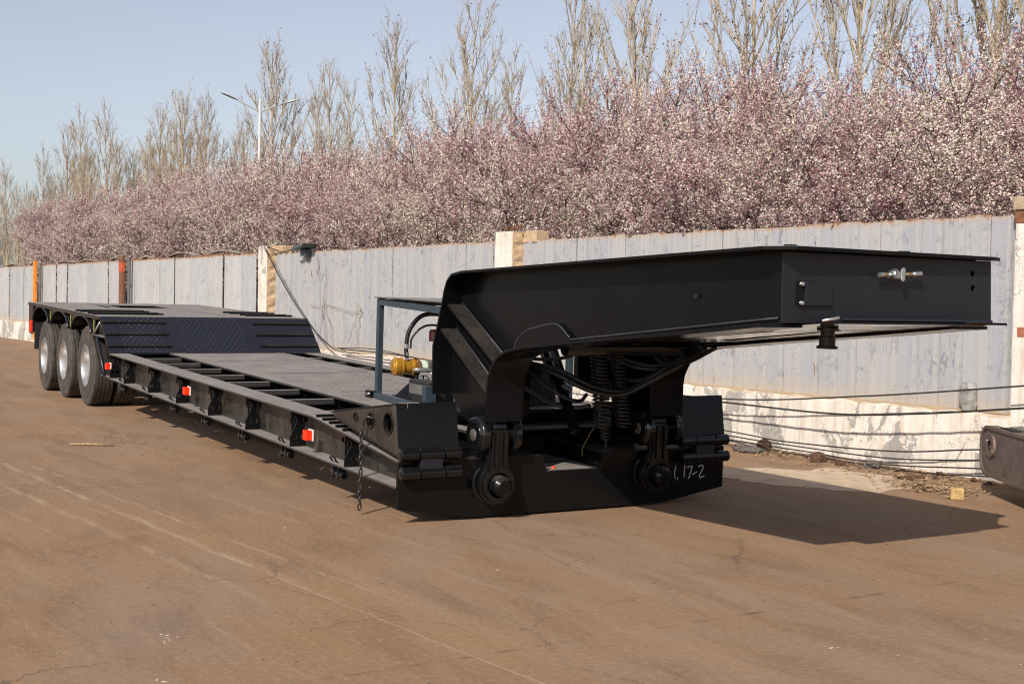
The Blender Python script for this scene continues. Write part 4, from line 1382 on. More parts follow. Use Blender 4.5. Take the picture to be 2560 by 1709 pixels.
# king pin
kp = MB(); kp.lathe([(0.0, 0.0), (0.062, 0.0), (0.062, -0.018), (0.040, -0.022), (0.040, -0.05), (0.046, -0.054), (0.046, -0.102), (0.060, -0.106), (0.060, -0.120), (0.0, -0.120)], L3(2.86, -0.165, 1.505), (0, 0, 1), 24)
kp.build('king_pin', 'paint_gloss', neck, smooth=40)
mb = MB(); mb.tube([L3(3.2, -0.545, 1.548), L3(3.215, -0.47, 1.560), L3(3.215, -0.44, 1.566)], [0.007, 0.009, 0.011], 8); mb.build('release_handle', 'steel', neck, smooth=True)

# diagonal stiffeners on the near side of the leg (they stand out from the side plate)
YO = YC - 0.748 - 0.008
def gusset(p0, p1, w=0.018, depth=0.125, mat='paint_neck'):
    a = L2(*p0); b_ = L2(*p1)
    d = (Vector(b_) - Vector(a)).normalized()
    n_ = Vector((-d.y, d.x)) * w / 2
    mb = MB()
    q = [(a[0] - n_.x, a[1] - n_.y), (b_[0] - n_.x, b_[1] - n_.y), (b_[0] + n_.x, b_[1] + n_.y), (a[0] + n_.x, a[1] + n_.y)]
    mb.add([(p[0], YO, p[1]) for p in q] + [(p[0], YO - depth, p[1]) for p in q], [(0, 1, 2, 3), (7, 6, 5, 4), (0, 4, 5, 1), (1, 5, 6, 2), (2, 6, 7, 3), (3, 7, 4, 0)])
    return mb.build('gusset', mat, neck, bevel=0.005)
gusset((-0.520, 1.585), (0.235, 1.160), 0.020, 0.135)
gusset((-0.635, 1.395), (0.125, 0.930), 0.020, 0.135)
# weld beads where they meet the plate
def bead(pts, r=0.006):
    mb = MB(); mb.tube([L3(p[0], YO - 0.002, p[1]) for p in pts], r, 6)
    return mb.build('weld_bead', 'weld', neck, smooth=True)
bead([(-0.52, 1.60), (0.24, 1.172)])
bead([(-0.62, 1.405), (0.125, 0.945)])
# doubler plate on the side by the bend
dp = [(0.29, 1.262), (0.34, 1.345), (0.44, 1.405), (0.57, 1.438), (0.86, 1.470), (1.03, 1.385), (1.03, 1.357), (0.64, 1.322), (0.42, 1.288)]
mb = MB(); mb.plate([L2(*p) for p in dp], [], (0, YO + 0.0005, 0), (1, 0, 0), (0, 0, 1), 0.014); mb.build('doubler_plate', 'paint_neck', neck, bevel=0.004)
mb = MB(); mb.tube([L3(p[0], YO - 0.013, p[1]) for p in bez([(q[0], q[1], 0) for q in dp[:6]], 4) for p in [p]] if False else [L3(q[0], YO - 0.012, q[1]) for q in bez([(a[0], a[1], 0) for a in dp[:6]], 5)], 0.006, 6); mb.build('weld_bead', 'weld', neck, smooth=True)
for sg_ in (-1,):
    mb = MB(); mb.tube([L3(x, YO - 0.004, 1.311 + (x - 0.64) * 0.0925 + 0.024) for x in (0.45, 0.9, 1.5, 2.2, 2.9, 3.05)], 0.006, 6); mb.build('weld_bead', 'weld', neck, smooth=True)
mb = MB(); mb.lathe([(0.0, 0.002), (0.016, 0.002), (0.016, -0.002)], L3(2.35, YO - 0.002, 1.67), (0, -1, 0), 12); mb.build('plug_hole_shade', 'dark', neck)  # black disc painted as the shade of a small hole
# leg inner structure: cross tube, back wall, cylinders
mb = MB(); mb.add([L3(*p) for p in ((-0.55, -0.69, 1.55), (-0.55, 0.78, 1.55), (-0.40, 0.78, 1.80), (-0.40, -0.69, 1.80), (-0.53, -0.69, 1.54), (-0.53, 0.78, 1.54), (-0.37, 0.78, 1.79), (-0.37, -0.69, 1.79))], [(0, 1, 2, 3), (7, 6, 5, 4), (0, 4, 5, 1), (1, 5, 6, 2), (2, 6, 7, 3), (3, 7, 4, 0)])
mb.build('back_wall', 'paint_neck', neck)
mb = MB(); mb.box((-0.86, -0.69, 0.47), (-0.80, 0.78, 0.70)); mb.build('cross_beam', 'paint', neck, bevel=0.005)
mb = MB(); mb.box((-0.84, -0.69, 0.70), (-0.62, 0.78, 0.73)); mb.build('cross_shelf', 'paint', neck)
mb = MB(); mb.tube([L3(0.62, -0.5, 1.30), L3(0.62, 0.60, 1.30)], 0.06, 14); mb.build('cross_tube', 'paint_gloss', neck, smooth=40)
for (y, a, b_) in ((0.02, (-0.55, 1.42), (0.0, 0.62)), (0.60, (-0.45, 1.42), (0.0, 0.62))):
    mb = MB(); mb.tube([L3(a[0], y, a[1]), L3((a[0] + b_[0]) / 2, y, (a[1] + b_[1]) / 2)], 0.075, 14); mb.tube([L3((a[0] + b_[0]) / 2, y, (a[1] + b_[1]) / 2), L3(b_[0], y, b_[1])], 0.045, 12); mb.build('hydraulic_cylinder', 'paint_gloss', neck, smooth=40)
mb = MB(); mb.box((-0.50, 0.30, 0.95), (-0.44, 0.78, 1.5)); mb.build('valve_board', 'paint_neck', neck)
mb = MB(); mb.box((-0.60, -0.66, 0.74), (-0.35, -0.20, 1.15)); mb.build('inner_box', 'paint_neck', neck, bevel=0.01)
mb = MB(); mb.box((-0.30, 0.55, 0.50), (-0.25, 0.80, 1.0)); mb.build('inner_plate', 'paint_neck', neck)
# pivot discs at the leg feet
for y, sgn in ((YC - 0.748 - 0.135, -1), (YC - 0.748 + 0.12, 1), (YC + 0.748 - 0.135, -1), (YC + 0.748 + 0.12, 1)):
    c_ = L3(0.022, y, 0.632)
    mb = MB()
    mb.lathe([(0.0, 0.055), (0.10, 0.055), (0.104, 0.050), (0.118, 0.050), (0.124, 0.044), (0.132, 0.040), (0.140, 0.028), (0.140, -0.02), (0.07, -0.02), (0.07, -0.13 if sgn < 0 else -0.12)], c_, (0, sgn, 0), 36)
    d_ = mb.build('pivot_disc', 'paint_gloss', neck, smooth=35)
    mb = MB(); mb.lathe([(0.0, 0.068), (0.034, 0.067), (0.044, 0.062), (0.046, 0.056)], c_, (0, sgn, 0), 20); mb.build('bolt_head', 'bolt', d_, smooth=40)
# lifting links (shackles) hooked over the pins in the front beam
def lifting_link(yc):
    outl = []
    w = 0.075
    outl += [(-w, 0.68), (-w - 0.008, 0.62), (-w, 0.50)]
    a0 = math.acos(-0.50)
    th_ = [R(130) + (R(410) - R(130)) * k / 26 for k in range(27)]
    outl += [(0.150 * math.cos(t), 0.268 + 0.150 * math.sin(t)) for t in th_]
    outl += [(w, 0.50), (w + 0.008, 0.62), (w, 0.68)]
    mb = MB(); mb.plate(outl, [circle(0, 0.268, 0.092, 22)], (0.056, yc, 0), (0, 1, 0), (0, 0, 1), 0.045)
    lk = mb.build('lifting_link', 'paint_gloss', trailer, bevel=0.012)
    inner = [(u * 0.86, 0.268 + (v_ - 0.268) * 0.97 if v_ > 0.45 else 0.268 + (v_ - 0.268) * 0.86) for u, v_ in outl]
    mb = MB(); mb.plate(inner, [circle(0, 0.268, 0.094, 22)], (0.1015, yc, 0), (0, 1, 0), (0, 0, 1), 0.030); mb.build('outer_ring', 'paint_gloss', lk, bevel=0.010)
    for u in (-0.036, 0.036):
        mb = MB(); mb.plate([(u - 0.012, 0.40), (u + 0.012, 0.40), (u + 0.012, 0.66), (u - 0.012, 0.66)], [], (0.1318, yc, 0), (0, 1, 0), (0, 0, 1), 0.022); mb.build('rib', 'paint_gloss', lk, bevel=0.006)
    mb = MB(); mb.box((0.060, yc - 0.055, 0.685), (0.125, yc + 0.055, 0.715)); mb.build('link_top', 'paint_slope', lk, bevel=0.008)
    mb = MB(); mb.lathe([(0.0, 0.215), (0.050, 0.215), (0.076, 0.190), (0.080, 0.10), (0.080, -0.1)], (0, yc, 0.268), (1, 0, 0), 24); mb.build('hook_pin', 'paint', lk, smooth=35)
lifting_link(-0.735)
lifting_link(0.735)

# coiled air lines and hoses hanging inside the neck
def coil(name, y0, z0, y1, z1, x, r, turns, mat):
    pts = []
    n = turns * 12
    for i in range(n + 1):
        t = i / n
        a = 2 * math.pi * turns * t
        yc = y0 + (y1 - y0) * t; zc_ = z0 + (z1 - z0) * t
        pts.append(L3(x + r * math.cos(a), yc + r * math.sin(a), zc_))
    mb = MB(); mb.tube(pts, 0.0082, 6)
    mb.build(name, mat, neck, smooth=True)
coil('coiled_air_line', 0.15, 1.24, 0.20, 0.66, 0.10, 0.060, 20, 'hose')
coil('coiled_air_line', 0.245, 1.25, 0.31, 0.55, 0.0, 0.036, 26, 'hose')
coil('coiled_air_line', 0.32, 1.24, 0.40, 0.66, 0.10, 0.052, 20, 'hose')
def hose(pts, r, mat='hose'):
    mb = MB(); mb.tube([L3(*p) for p in bez(pts, 8)], r, 8)
    return mb.build('hose', mat, neck, smooth=True)
hose([(-0.2, -0.35, 1.12), (0.0, -0.2, 1.08), (0.15, 0.05, 0.95), (0.2, 0.30, 0.92), (0.3, 0.5, 1.02), (0.5, 0.62, 1.15), (0.7, 0.66, 1.27)], 0.020)
hose([(-0.2, -0.35, 1.16), (0.0, -0.15, 1.10), (0.15, 0.08, 0.98), (0.2, 0.35, 0.95), (0.3, 0.56, 1.08), (0.55, 0.62, 1.22), (0.8, 0.60, 1.32)], 0.018)
hose([(-0.1, 0.40, 1.22), (0.1, 0.48, 1.16), (0.3, 0.58, 1.14), (0.6, 0.60, 1.20), (0.9, 0.55, 1.30)], 0.017)
hose([(-0.1, 0.38, 1.19), (0.1, 0.46, 1.13), (0.3, 0.60, 1.12), (0.6, 0.63, 1.19), (0.95, 0.60, 1.31)], 0.017)
hose([(-0.1, 0.42, 1.10), (0.0, 0.50, 1.02), (0.1, 0.58, 1.03), (0.3, 0.66, 1.12)], 0.018)
hose([(-0.3, -0.40, 1.24), (-0.2, -0.25, 1.18), (-0.1, -0.05, 1.19), (0.0, 0.08, 1.26)], 0.014)
hose([(-0.4, -0.55, 1.05), (-0.3, -0.35, 0.98), (-0.2, -0.15, 0.85), (-0.1, 0.05, 0.80), (0.0, 0.15, 0.82)], 0.018)
hose([(0.25, 0.60, 1.34), (0.28, 0.56, 1.22), (0.35, 0.60, 1.16)], 0.013)
hose([(0.30, 0.66, 1.34), (0.32, 0.62, 1.22), (0.4, 0.64, 1.16)], 0.013)
hose([(0.0, 0.20, 0.66), (-0.02, 0.155, 0.58), (-0.05, 0.12, 0.48), (-0.05, 0.12, 0.42)], 0.004, 'yellowwire')
hose([(0.0, 0.31, 0.55), (-0.02, 0.31, 0.47), (-0.05, 0.28, 0.40)], 0.010)
hose([(-0.25, -0.45, 1.20), (-0.05, -0.30, 1.02), (0.02, -0.12, 0.90), (0.0, 0.05, 0.86), (-0.1, 0.18, 0.90)], 0.015)
hose([(-0.3, 0.30, 1.25), (-0.2, 0.42, 1.05), (-0.2, 0.52, 0.88), (-0.2, 0.56, 0.70)], 0.016)
for fa, fb_ in (((-0.18, -0.30, 1.09), (-0.10, -0.24, 1.06)), ((-0.02, -0.1, 0.98), (0.03, -0.05, 0.94))):
    mb = MB(); mb.tube([L3(*fa), L3(*fb_)], 0.022, 8); mb.build('hose_fitting', 'chain', neck, smooth=40)

# --- hydraulic power pack on the deck behind the neck
mb = MB()
tw = 0.055
pk_posts = [(-2.92, -0.34), (-2.92, 0.78), (-1.30, -0.34), (-1.30, 0.78)]
for (x, y) in pk_posts:
    mb.box((x - tw / 2, y - tw / 2, ZR + 0.004), (x + tw / 2, y + tw / 2, 1.545 + (x + 2.92) * -0.02))
mb.bar((-2.94, -0.34, 1.522), (-1.28, -0.34, 1.482), 0.05, 0.062)
mb.bar((-2.94, 0.78, 1.522), (-1.28, 0.78, 1.482), 0.05, 0.062)
mb.bar((-2.92, -0.31, 1.52), (-2.92, 0.75, 1.52), 0.05, 0.05)
mb.bar((-2.88, -0.38, ZR + 0.032), (-1.28, -0.46, ZR + 0.032), 0.055, 0.055)
pack = mb.build('power_pack', 'frame', trailer, bevel=0.004)
mb = MB(); mb.box((-2.96, -0.39, 1.556), (-1.25, 0.83, 1.566)); mb.build('pack_roof', 'deck', pack)
mb = MB(); mb.box((-3.02, -0.43, ZR + 0.004), (-2.90, -0.371, ZR + 0.07)); fo = mb.build('foot_plate', 'paint', pack)
mb = MB(); mb.lathe([(0, 0.012), (0.012, 0.01), (0.014, 0)], (-2.96, -0.431, ZR + 0.037), (0, -1, 0), 10); mb.build('bolt', 'steel', fo)
mb = MB(); mb.lathe([(0.0, -0.012), (0.050, -0.012), (0.056, -0.004), (0.078, 0.0), (0.085, 0.008), (0.085, 0.05), (0.080, 0.054), (0.080, 0.066), (0.085, 0.07), (0.085, 0.085), (0.070, 0.095), (0.070, 0.17), (0.078, 0.178), (0.078, 0.20), (0.07, 0.204), (0.07, 0.215)], (-2.60, -0.335, 0.925), (0.10, 0.995, 0), 32)
mb.build('filter_canister', 'gold', pack, smooth=30)
mb = MB(); mb.lathe([(0.082, 0.216), (0.082, 0.245), (0.06, 0.245)], (-2.60, -0.335, 0.925), (0.10, 0.995, 0), 28); mb.build('clamp_ring', 'rust', pack, smooth=30)
mb = MB(); mb.lathe([(0.052, 0.245), (0.055, 0.25), (0.055, 0.32), (0.052, 0.325)], (-2.60, -0.335, 0.925), (0.10, 0.995, 0), 24); mb.build('collar', 'mint', pack, smooth=30)
mb = MB(); mb.lathe([(0.04, 0.325), (0.06, 0.33), (0.06, 0.36), (0.045, 0.365), (0.045, 0.44), (0, 0.44)], (-2.60, -0.335, 0.925), (0.10, 0.995, 0), 20); mb.tube([(-2.54, -0.17, 0.905), (-2.50, -0.12, 0.90), (-2.49, 0.0, 0.895)], 0.022, 10); mb.build('pipe_union', 'steel', pack, smooth=35)
mb = MB()
mb.tube(bez([(-2.55, -0.225, 1.01), (-2.56, -0.23, 1.12), (-2.55, -0.20, 1.28), (-2.50, -0.10, 1.41), (-2.42, 0.06, 1.425), (-2.35, 0.22, 1.38)], 8), 0.022, 8)
mb.build('hose', 'hose', pack, smooth=True)
mb = MB()
mb.tube(bez([(-2.52, -0.205, 1.10), (-2.52, -0.19, 1.20), (-2.48, -0.11, 1.30), (-2.42, 0.0, 1.325), (-2.3, 0.16, 1.28)], 8), 0.011, 8)
mb.build('hose', 'hose', pack, smooth=True)
mb = MB(); mb.tube([(-2.55, -0.225, 0.99), (-2.55, -0.225, 1.06)], 0.020, 8); mb.tube([(-2.555, -0.23, 1.10), (-2.555, -0.23, 1.14)], 0.024, 8); mb.build('hose_ferrule', 'steel', pack, smooth=35)
# triangular mounting bracket, battery, tank
mb = MB()
mb.plate([(-0.20, 0.0), (0.02, 0.0), (0.16, 0.24), (0.06, 0.24)], [], (-2.58, -0.16, ZR + 0.006), (0.25, 0.968, 0), (0, 0, 1), 0.012)
mb.plate([(-0.02, 0.0), (0.16, 0.0), (0.20, 0.20), (0.14, 0.2)], [], (-2.40, -0.30, ZR + 0.006), (0.25, 0.968, 0), (0, 0, 1), 0.012)
mb.build('motor_bracket', 'paint_slope', pack)
mb = MB(); mb.box((-2.42, -0.26, ZR + 0.006), (-2.00, 0.14, 0.825)); bt = mb.build('battery', 'rubber', pack, bevel=0.008)
mb = MB(); mb.box((-2.40, -0.264, 0.70), (-2.1, -0.2605, 0.79)); mb.build('battery_label', 'pole_dark', bt)
mb = MB()
for k in range(6):
    mb.box((-2.34 + .05 * k, -.20 + .03 * k, 0.826), (-2.31 + .05 * k, -.17 + .03 * k, 0.86))
mb.build('battery_terminal', 'steel', bt, bevel=0.004)
mb = MB(); mb.box((-1.98, -0.34, ZR + 0.0), (-1.90, -0.24, 0.80)); mb.build('tank_bracket', 'frame', pack)
mb = MB(); mb.lathe([(0, 0), (0.16, 0.0), (0.20, 0.04), (0.20, 0.46), (0.16, 0.5), (0, 0.5)], (-2.15, 0.05, 1.02), (0, 1, 0), 28); mb.build('motor', 'paint_gloss', pack, smooth=35)
mb = MB(); mb.lathe([(0, 0.0), (0.05, 0.0), (0.05, 0.09), (0.04, 0.11), (0, 0.115)], (-2.48, 0.02, 1.17), (0, 0, 1), 16); mb.build('breather_cap', 'red_paint', pack, smooth=35)
mb = MB(); mb.box((-2.05, -0.1, ZR + .01), (-1.4, 0.72, 1.0)); mb.build('oil_tank', 'paint_neck', pack, bevel=0.02)

# ------------------------------------------------------------------ boom part lying at the right edge
bm_root = empty('steel_boom', (0.695, 3.82, 0.0), (0, 0, math.atan2(3.233 - 3.82, 1.621 - 0.695)))
tag(bm_root, 'rusty brown steel boom with a round eye lying at the right edge', 'boom')
M['boomsteel'] = simple('brown_primed_steel', (0.115, 0.078, 0.062), 0.6, 0.0, 0.35, 6, 0.15)
M['boomdark'] = simple('worn_dark_steel', (0.10, 0.075, 0.064), 0.55, 0.0, 0.4, 9, 0.15)
def rrect(l, h0, h1, r, x0=-0.10):
    pts = []
    for (cx, cz, a0) in ((x0 + r, h0 + r, 180), (l, h0, 270), (l, h1, 0), (x0 + r, h1 - r, 90)):
        if cx == l:
            pts.append((cx, cz))
        else:
            for k in range(9):
                t = R(a0 + 90 * k / 8)
                pts.append((cx + r * math.cos(t), cz + r * math.sin(t)))
    return pts
bo = rrect(4.2, 0.20, 0.60, 0.14)
mb = MB(); mb.plate([(p[0] * 1.0, p[1]) for p in bo], [circle(0.16, 0.455, 0.038, 16)], (0, 0.06, 0), (1, 0, 0), (0, 0, 1), -0.45)
mb.build('boom_box', 'boomdark', bm_root)
rim_o = rrect(4.2, 0.18, 0.62, 0.16, -0.12); rim_i = rrect(4.195, 0.212, 0.588, 0.13, -0.086)
mb = MB(); mb.plate(rim_o, [rim_i], (0, 0.05, 0), (1, 0, 0), (0, 0, 1), -0.10); mb.build('edge_flange', 'boomsteel', bm_root, bevel=0.008)
mb = MB(); mb.lathe([(0.045, 0.014), (0.10, 0.014), (0.105, 0.006), (0.105, -0.01)], (0.16, 0.055, 0.455), (0, -1, 0), 28); ey = mb.build('eye_plate', 'boomsteel', bm_root, smooth=35)
mb = MB(); mb.lathe([(0.0, -0.02), (0.045, -0.02), (0.047, 0.013)], (0.16, 0.055, 0.455), (0, -1, 0), 20); mb.build('eye_bore', 'dark', bm_root)
for a in (150, 330):
    mb = MB(); mb.lathe([(0, 0.02), (0.008, 0.018), (0.009, 0.012)], (0.16 + 0.08 * math.cos(R(a)), 0.055, 0.455 + 0.08 * math.sin(R(a))), (0, -1, 0), 8); mb.build('bolt', 'steel', ey)
mb = MB(); mb.plate([(0.3, 0.08), (0.62, 0.07), (0.62, 0.16), (0.34, 0.17)], [], (0, 0, 0.6225), (1, 0, 0), (0, 1, 0), 0.008); mb.build('wear_pad', 'dark', bm_root)
mb = MB(); mb.box((2.2, 0.12, -0.01), (2.6, 0.45, 0.20)); mb.build('timber_support', 'twig', bm_root)
# switch box by the pillar
M['greenstrip'] = simple('painted_strip', (0.35, 0.36, 0.25), 0.6, 0, 0.3, 20)
mb = MB(); mb.box((0.5, -0.02, 0.0), (1.3, 0.14, 0.46)); mb.box((0.44, -0.03, 0.463), (1.3, 0.16, 0.485))
sb = mb.build('wall_box', 'greenstrip', loc=None)
sb.location = FP(0.0, -.36, 0.0); sb.rotation_euler = (0, 0, FA)
tag(sb, 'old box with a pale lid against the wall foot, behind the steel boom', 'box')

# ------------------------------------------------------------------ loose things on the ground
def lump(name, mat, loc, sx, sy, sz, seed, label, cat, group=None, smooth=False):
    rgl = random.Random(seed)
    mb = MB()
    n, mm = 12, 6
    vs, fs = [], []
    for j in range(mm + 1):
        ph = math.pi * j / mm
        for k in range(n):
            t = 2 * math.pi * k / n
            q = rgl.uniform(0.72, 1.15)
            z = math.cos(ph) * rgl.uniform(.85, 1.1)
            vs.append((sx * q * math.sin(ph) * math.cos(t), sy * q * math.sin(ph) * math.sin(t), sz * 0.72 * (0.75 * z + 0.42)))
    for j in range(mm):
        for k in range(n):
            fs.append((j * n + k, (j + 1) * n + k, (j + 1) * n + (k + 1) % n, j * n + (k + 1) % n))
    mb.add(vs, fs)
    o = mb.build(name, mat, loc=loc, smooth=smooth)
    o.rotation_euler = (0, 0, rgl.uniform(0, 6))
    tag(o, label, cat, group)
    return o
M['clod'] = simple('rusty_clod', (0.085, 0.042, 0.024), 0.95, 0, 0.45, 25, 0.8)
M['clod_grey'] = simple('grey_clod', (0.10, 0.085, 0.075), 0.95, 0, 0.35, 25, 0.8)
G_ = 'dirt clods along the wall foot'
lump('dirt_clod', 'clod_grey', (-2.60, 4.05, 0), 0.20, 0.12, 0.09, 1, 'flat dark clod by the wall, nearest to the right ramp hinge', 'clod', G_)
lump('dirt_clod', 'clod', (-2.75, 4.42, 0), 0.11, 0.09, 0.14, 2, 'tall rust-brown clod against the wall, behind the flat dark clod', 'clod', G_)
lump('dirt_clod', 'clod', (-1.62, 4.17, 0), 0.10, 0.07, 0.13, 3, 'upright rust-brown clod with straw, left of the middle of the wall', 'clod', G_)
lump('dirt_clod', 'clod', (-1.32, 4.18, 0), 0.08, 0.06, 0.07, 4, 'small low rust-brown clod just right of the upright clod', 'clod', G_)
lump('dirt_clod', 'clod_grey', (-1.02, 4.35, 0), 0.13, 0.09, 0.10, 5, 'grey stone-like clod leaning at the wall foot in the middle', 'clod', G_)
lump('dirt_clod', 'clod', (-0.22, 4.03, 0), 0.15, 0.07, 0.055, 6, 'long flat brown clod at the far edge of the pale patch', 'clod', G_)
lump('dirt_clod', 'clod', (0.62, 3.66, 0), 0.085, 0.06, 0.075, 7, 'dark brown clod right beside the yellow wooden block', 'clod', G_)
rgs = random.Random(55)
rub = MB()
for i in range(46):
    x = rgs.uniform(-3.4, 0.3); y = 4.8695 + 0.0693 * x - 0.2 - abs(rgs.gauss(0, .25)) - 0.05
    q = rgs.uniform(.012, .05)
    n0 = []
    for k in range(6):
        t = 6.283 * k / 6 + rgs.uniform(-.3, .3)
        n0.append((x + q * math.cos(t) * rgs.uniform(.7, 1.3), y + q * math.sin(t) * rgs.uniform(.6, 1.1), 0.0))
    n1 = [(p[0] * .55 + x * .45, p[1] * .55 + y * .45, q * rgs.uniform(.4, .9)) for p in n0]
    rub.add(n0 + n1, [(k, (k + 1) % 6, 6 + (k + 1) % 6, 6 + k) for k in range(6)] + [(6, 7, 8, 9, 10, 11)])
tag(rub.build('wall_rubble', 'clod', fix=True), 'small brown rubble strewn along the foot of the plinth wall', 'rubble', kind='stuff')
# wooden block
M['wood'] = simple('yellow_wood', (0.44, 0.29, 0.125), 0.85, 0, 0.35, 22, 0.5)
mb = MB(); mb.add([(-.056, -.05, 0), (.058, -.052, 0), (.055, .05, 0), (-.058, .053, 0), (-.054, -.052, .095), (.054, -.05, .101), (.057, .049, .097), (-.055, .052, .092)], [(0, 3, 2, 1), (4, 5, 6, 7), (0, 1, 5, 4), (1, 2, 6, 5), (2, 3, 7, 6), (3, 0, 4, 7)])
wb = mb.build('wooden_block', 'wood', bevel=0.008, loc=(0.79, 3.44, 0)); wb.rotation_euler = (0, 0, R(52))
tag(wb, 'yellow wooden block on the ground near the steel boom', 'block')
# pale dried patch
def patch(name, mat, pts, z, seed, rough=0.06, sub=5):
    rgp = random.Random(seed)
    P = [Vector((p[0], p[1])) for p in pts]
    out = []
    for i in range(len(P)):
        a, b_ = P[i], P[(i + 1) % len(P)]
        for k in range(sub):
            q = a.lerp(b_, k / sub)
            out.append((q.x + rgp.uniform(-rough, rough), q.y + rgp.uniform(-rough, rough)))
    mb = MB(); mb.plate(out, [], (0, 0, z), (1, 0, 0), (0, 1, 0), 0.004)
    return mb.build(name, mat)
def patch_mat():
    mt, nt, b = new_mat('dried_mortar')
    g = G(nt); v = g.pos()
    n1 = g.noise(v, 5, 6, .7); n2 = g.noise(v, 28, 4, .7)
    col = g.mix(g.ramp(n1, .4, .65), c4(0.52, 0.40, 0.28), c4(0.40, 0.29, 0.19))
    col = g.mix(g.math('MULTIPLY', g.ramp(n2, .55, .7), .6), col, c4(0.2, 0.13, 0.08))
    g.put(b.inputs['Base Color'], col); b.inputs['Roughness'].default_value = .95
    g.put(b.inputs['Normal'], g.bump(n2, .5, .02))
    return mt
M['patch'] = patch_mat()
pt = patch('mortar_patch', 'patch', [(-1.75, 2.75), (-1.15, 3.55), (-1.25, 3.97), (-0.35, 3.97), (0.12, 3.62), (0.25, 3.0), (-0.5, 2.55), (-1.2, 2.3)], 0.001, 3)
tag(pt, 'pale patch of dried mortar on the ground near the wall', 'patch', kind='stuff')
pt['kind'] = 'stuff'
# straw and chips scattered round the patch: one mass
rgs = random.Random(21)
mb = MB()
for i in range(900):
    if i < 420:
        x = rgs.gauss(0.25, 0.22); y = rgs.gauss(3.75, 0.16)
    elif i < 600:
        x = rgs.uniform(-2.6, 0.3); y = rgs.gauss(4.0, 0.18)
    else:
        x = rgs.uniform(-3.2, 0.4); y = rgs.gauss(4.45 + 0.0693 * x, 0.07)
    a = rgs.uniform(0, 6.28); l = rgs.uniform(0.01, 0.05); w = rgs.uniform(0.003, 0.010)
    c_, s_ = math.cos(a), math.sin(a)
    z = rgs.uniform(0.004, 0.03); z2 = max(0.003, z + rgs.uniform(-.02, .02))
    mb.add([(x - c_ * l + s_ * w, y - s_ * l - c_ * w, z), (x - c_ * l - s_ * w, y - s_ * l + c_ * w, z + .004), (x + c_ * l - s_ * w, y + s_ * l + c_ * w, z2 + .004), (x + c_ * l + s_ * w, y + s_ * l - c_ * w, z2)], [(0, 1, 2, 3)])
M['straw'] = simple('straw_litter', (0.30, 0.20, 0.11), 0.95, 0, 0.6, 3)
o = mb.build('straw_litter', 'straw', fix=False); o['kind'] = 'stuff'; tag(o, 'straw and bark litter scattered along the wall foot', 'litter', kind='stuff')
# gravel, crumbs and chips over the yard: one mass
mb = MB()
def crumb(x, y, s_, flat=0.5):
    a = rgs.uniform(0, 6.28)
    pts = []
    for k in range(5):
        t = a + 2 * math.pi * k / 5
        q = s_ * rgs.uniform(.6, 1.1)
        pts.append((x + q * math.cos(t), y + q * math.sin(t), 0.001))
    pts.append((x + s_ * rgs.uniform(-.3, .3), y + s_ * rgs.uniform(-.3, .3), s_ * flat))
    mb.add(pts, [(k, (k + 1) % 5, 5) for k in range(5)])
for i in range(5200):
    crumb(rgs.uniform(-14, 6.5), rgs.uniform(-5.5, 4.2), rgs.choice((.004, .006, .006, .009, .012)) * rgs.uniform(.7, 1.3))
for i in range(260):
    crumb(rgs.gauss(-6.0, .7), rgs.gauss(-1.95, .22), rgs.uniform(.006, .02))
for i in range(120):
    crumb(rgs.gauss(3.6, 1.0), rgs.gauss(-4.0, .5), rgs.uniform(.004, .010))
M['gravel'] = simple('yard_crumbs', (0.165, 0.112, 0.072), 0.95, 0, 0.5, 2.7)
o = mb.build('gravel_crumbs', 'gravel', fix=False); tag(o, 'small stones and dirt crumbs scattered over the yard', 'gravel', kind='stuff')
# white flakes
mb = MB()
for (x, y, s_) in ((2.2, -3.75, .022), (2.27, -3.72, .018), (2.32, -3.78, .02), (2.9, -3.95, .03), (-.25, -2.25, .02), (-.55, -1.75, .022), (1.6, -1.6, .016), (3.8, -1.0, .02), (4.4, -.4, .016)):
    for k in range(3):
        crumb(x + rgs.uniform(-.03, .03), y + rgs.uniform(-.03, .03), s_ * rgs.uniform(.25, .6), .25)
M['flake'] = simple('white_flakes', (0.5, 0.42, 0.33), 0.9, 0, 0.3, 20)
o = mb.build('white_flake', 'flake', fix=False); tag(o, 'white plaster flakes lying in the left foreground', 'flake', kind='stuff')
# stick
mb = MB(); mb.tube([(-5.76, -2.62, 0.014), (-5.66, -2.44, 0.018), (-5.53, -2.22, 0.014)], [0.012, 0.014, 0.010], 6)
M['stickw'] = simple('dry_stick', (0.28, 0.19, 0.10), 0.9, 0, 0.3, 30)
tag(mb.build('stick', 'stickw', smooth=True), 'straight dry stick on the ground left of the trailer side', 'stick')
# hose coil and stone at the far left
mb = MB()
pts = [FP(-44, -.5, .55), FP(-42.3, -.5, .62), FP(-41.4, -.55, .50), FP(-40.9, -.6, .28), FP(-41.2, -.7, .06), FP(-43, -.8, .05)]
mb.tube(bez(pts, 8), 0.07, 8)
tag(mb.build('thick_hose', 'hose', smooth=True), 'thick black hose looped against the wall at far left', 'hose')
lump('stone', 'clod_grey', FP(-39.0, -1.1, 0), 0.22, 0.15, 0.2, 44, 'single grey stone by the wall at the far left', 'stone')

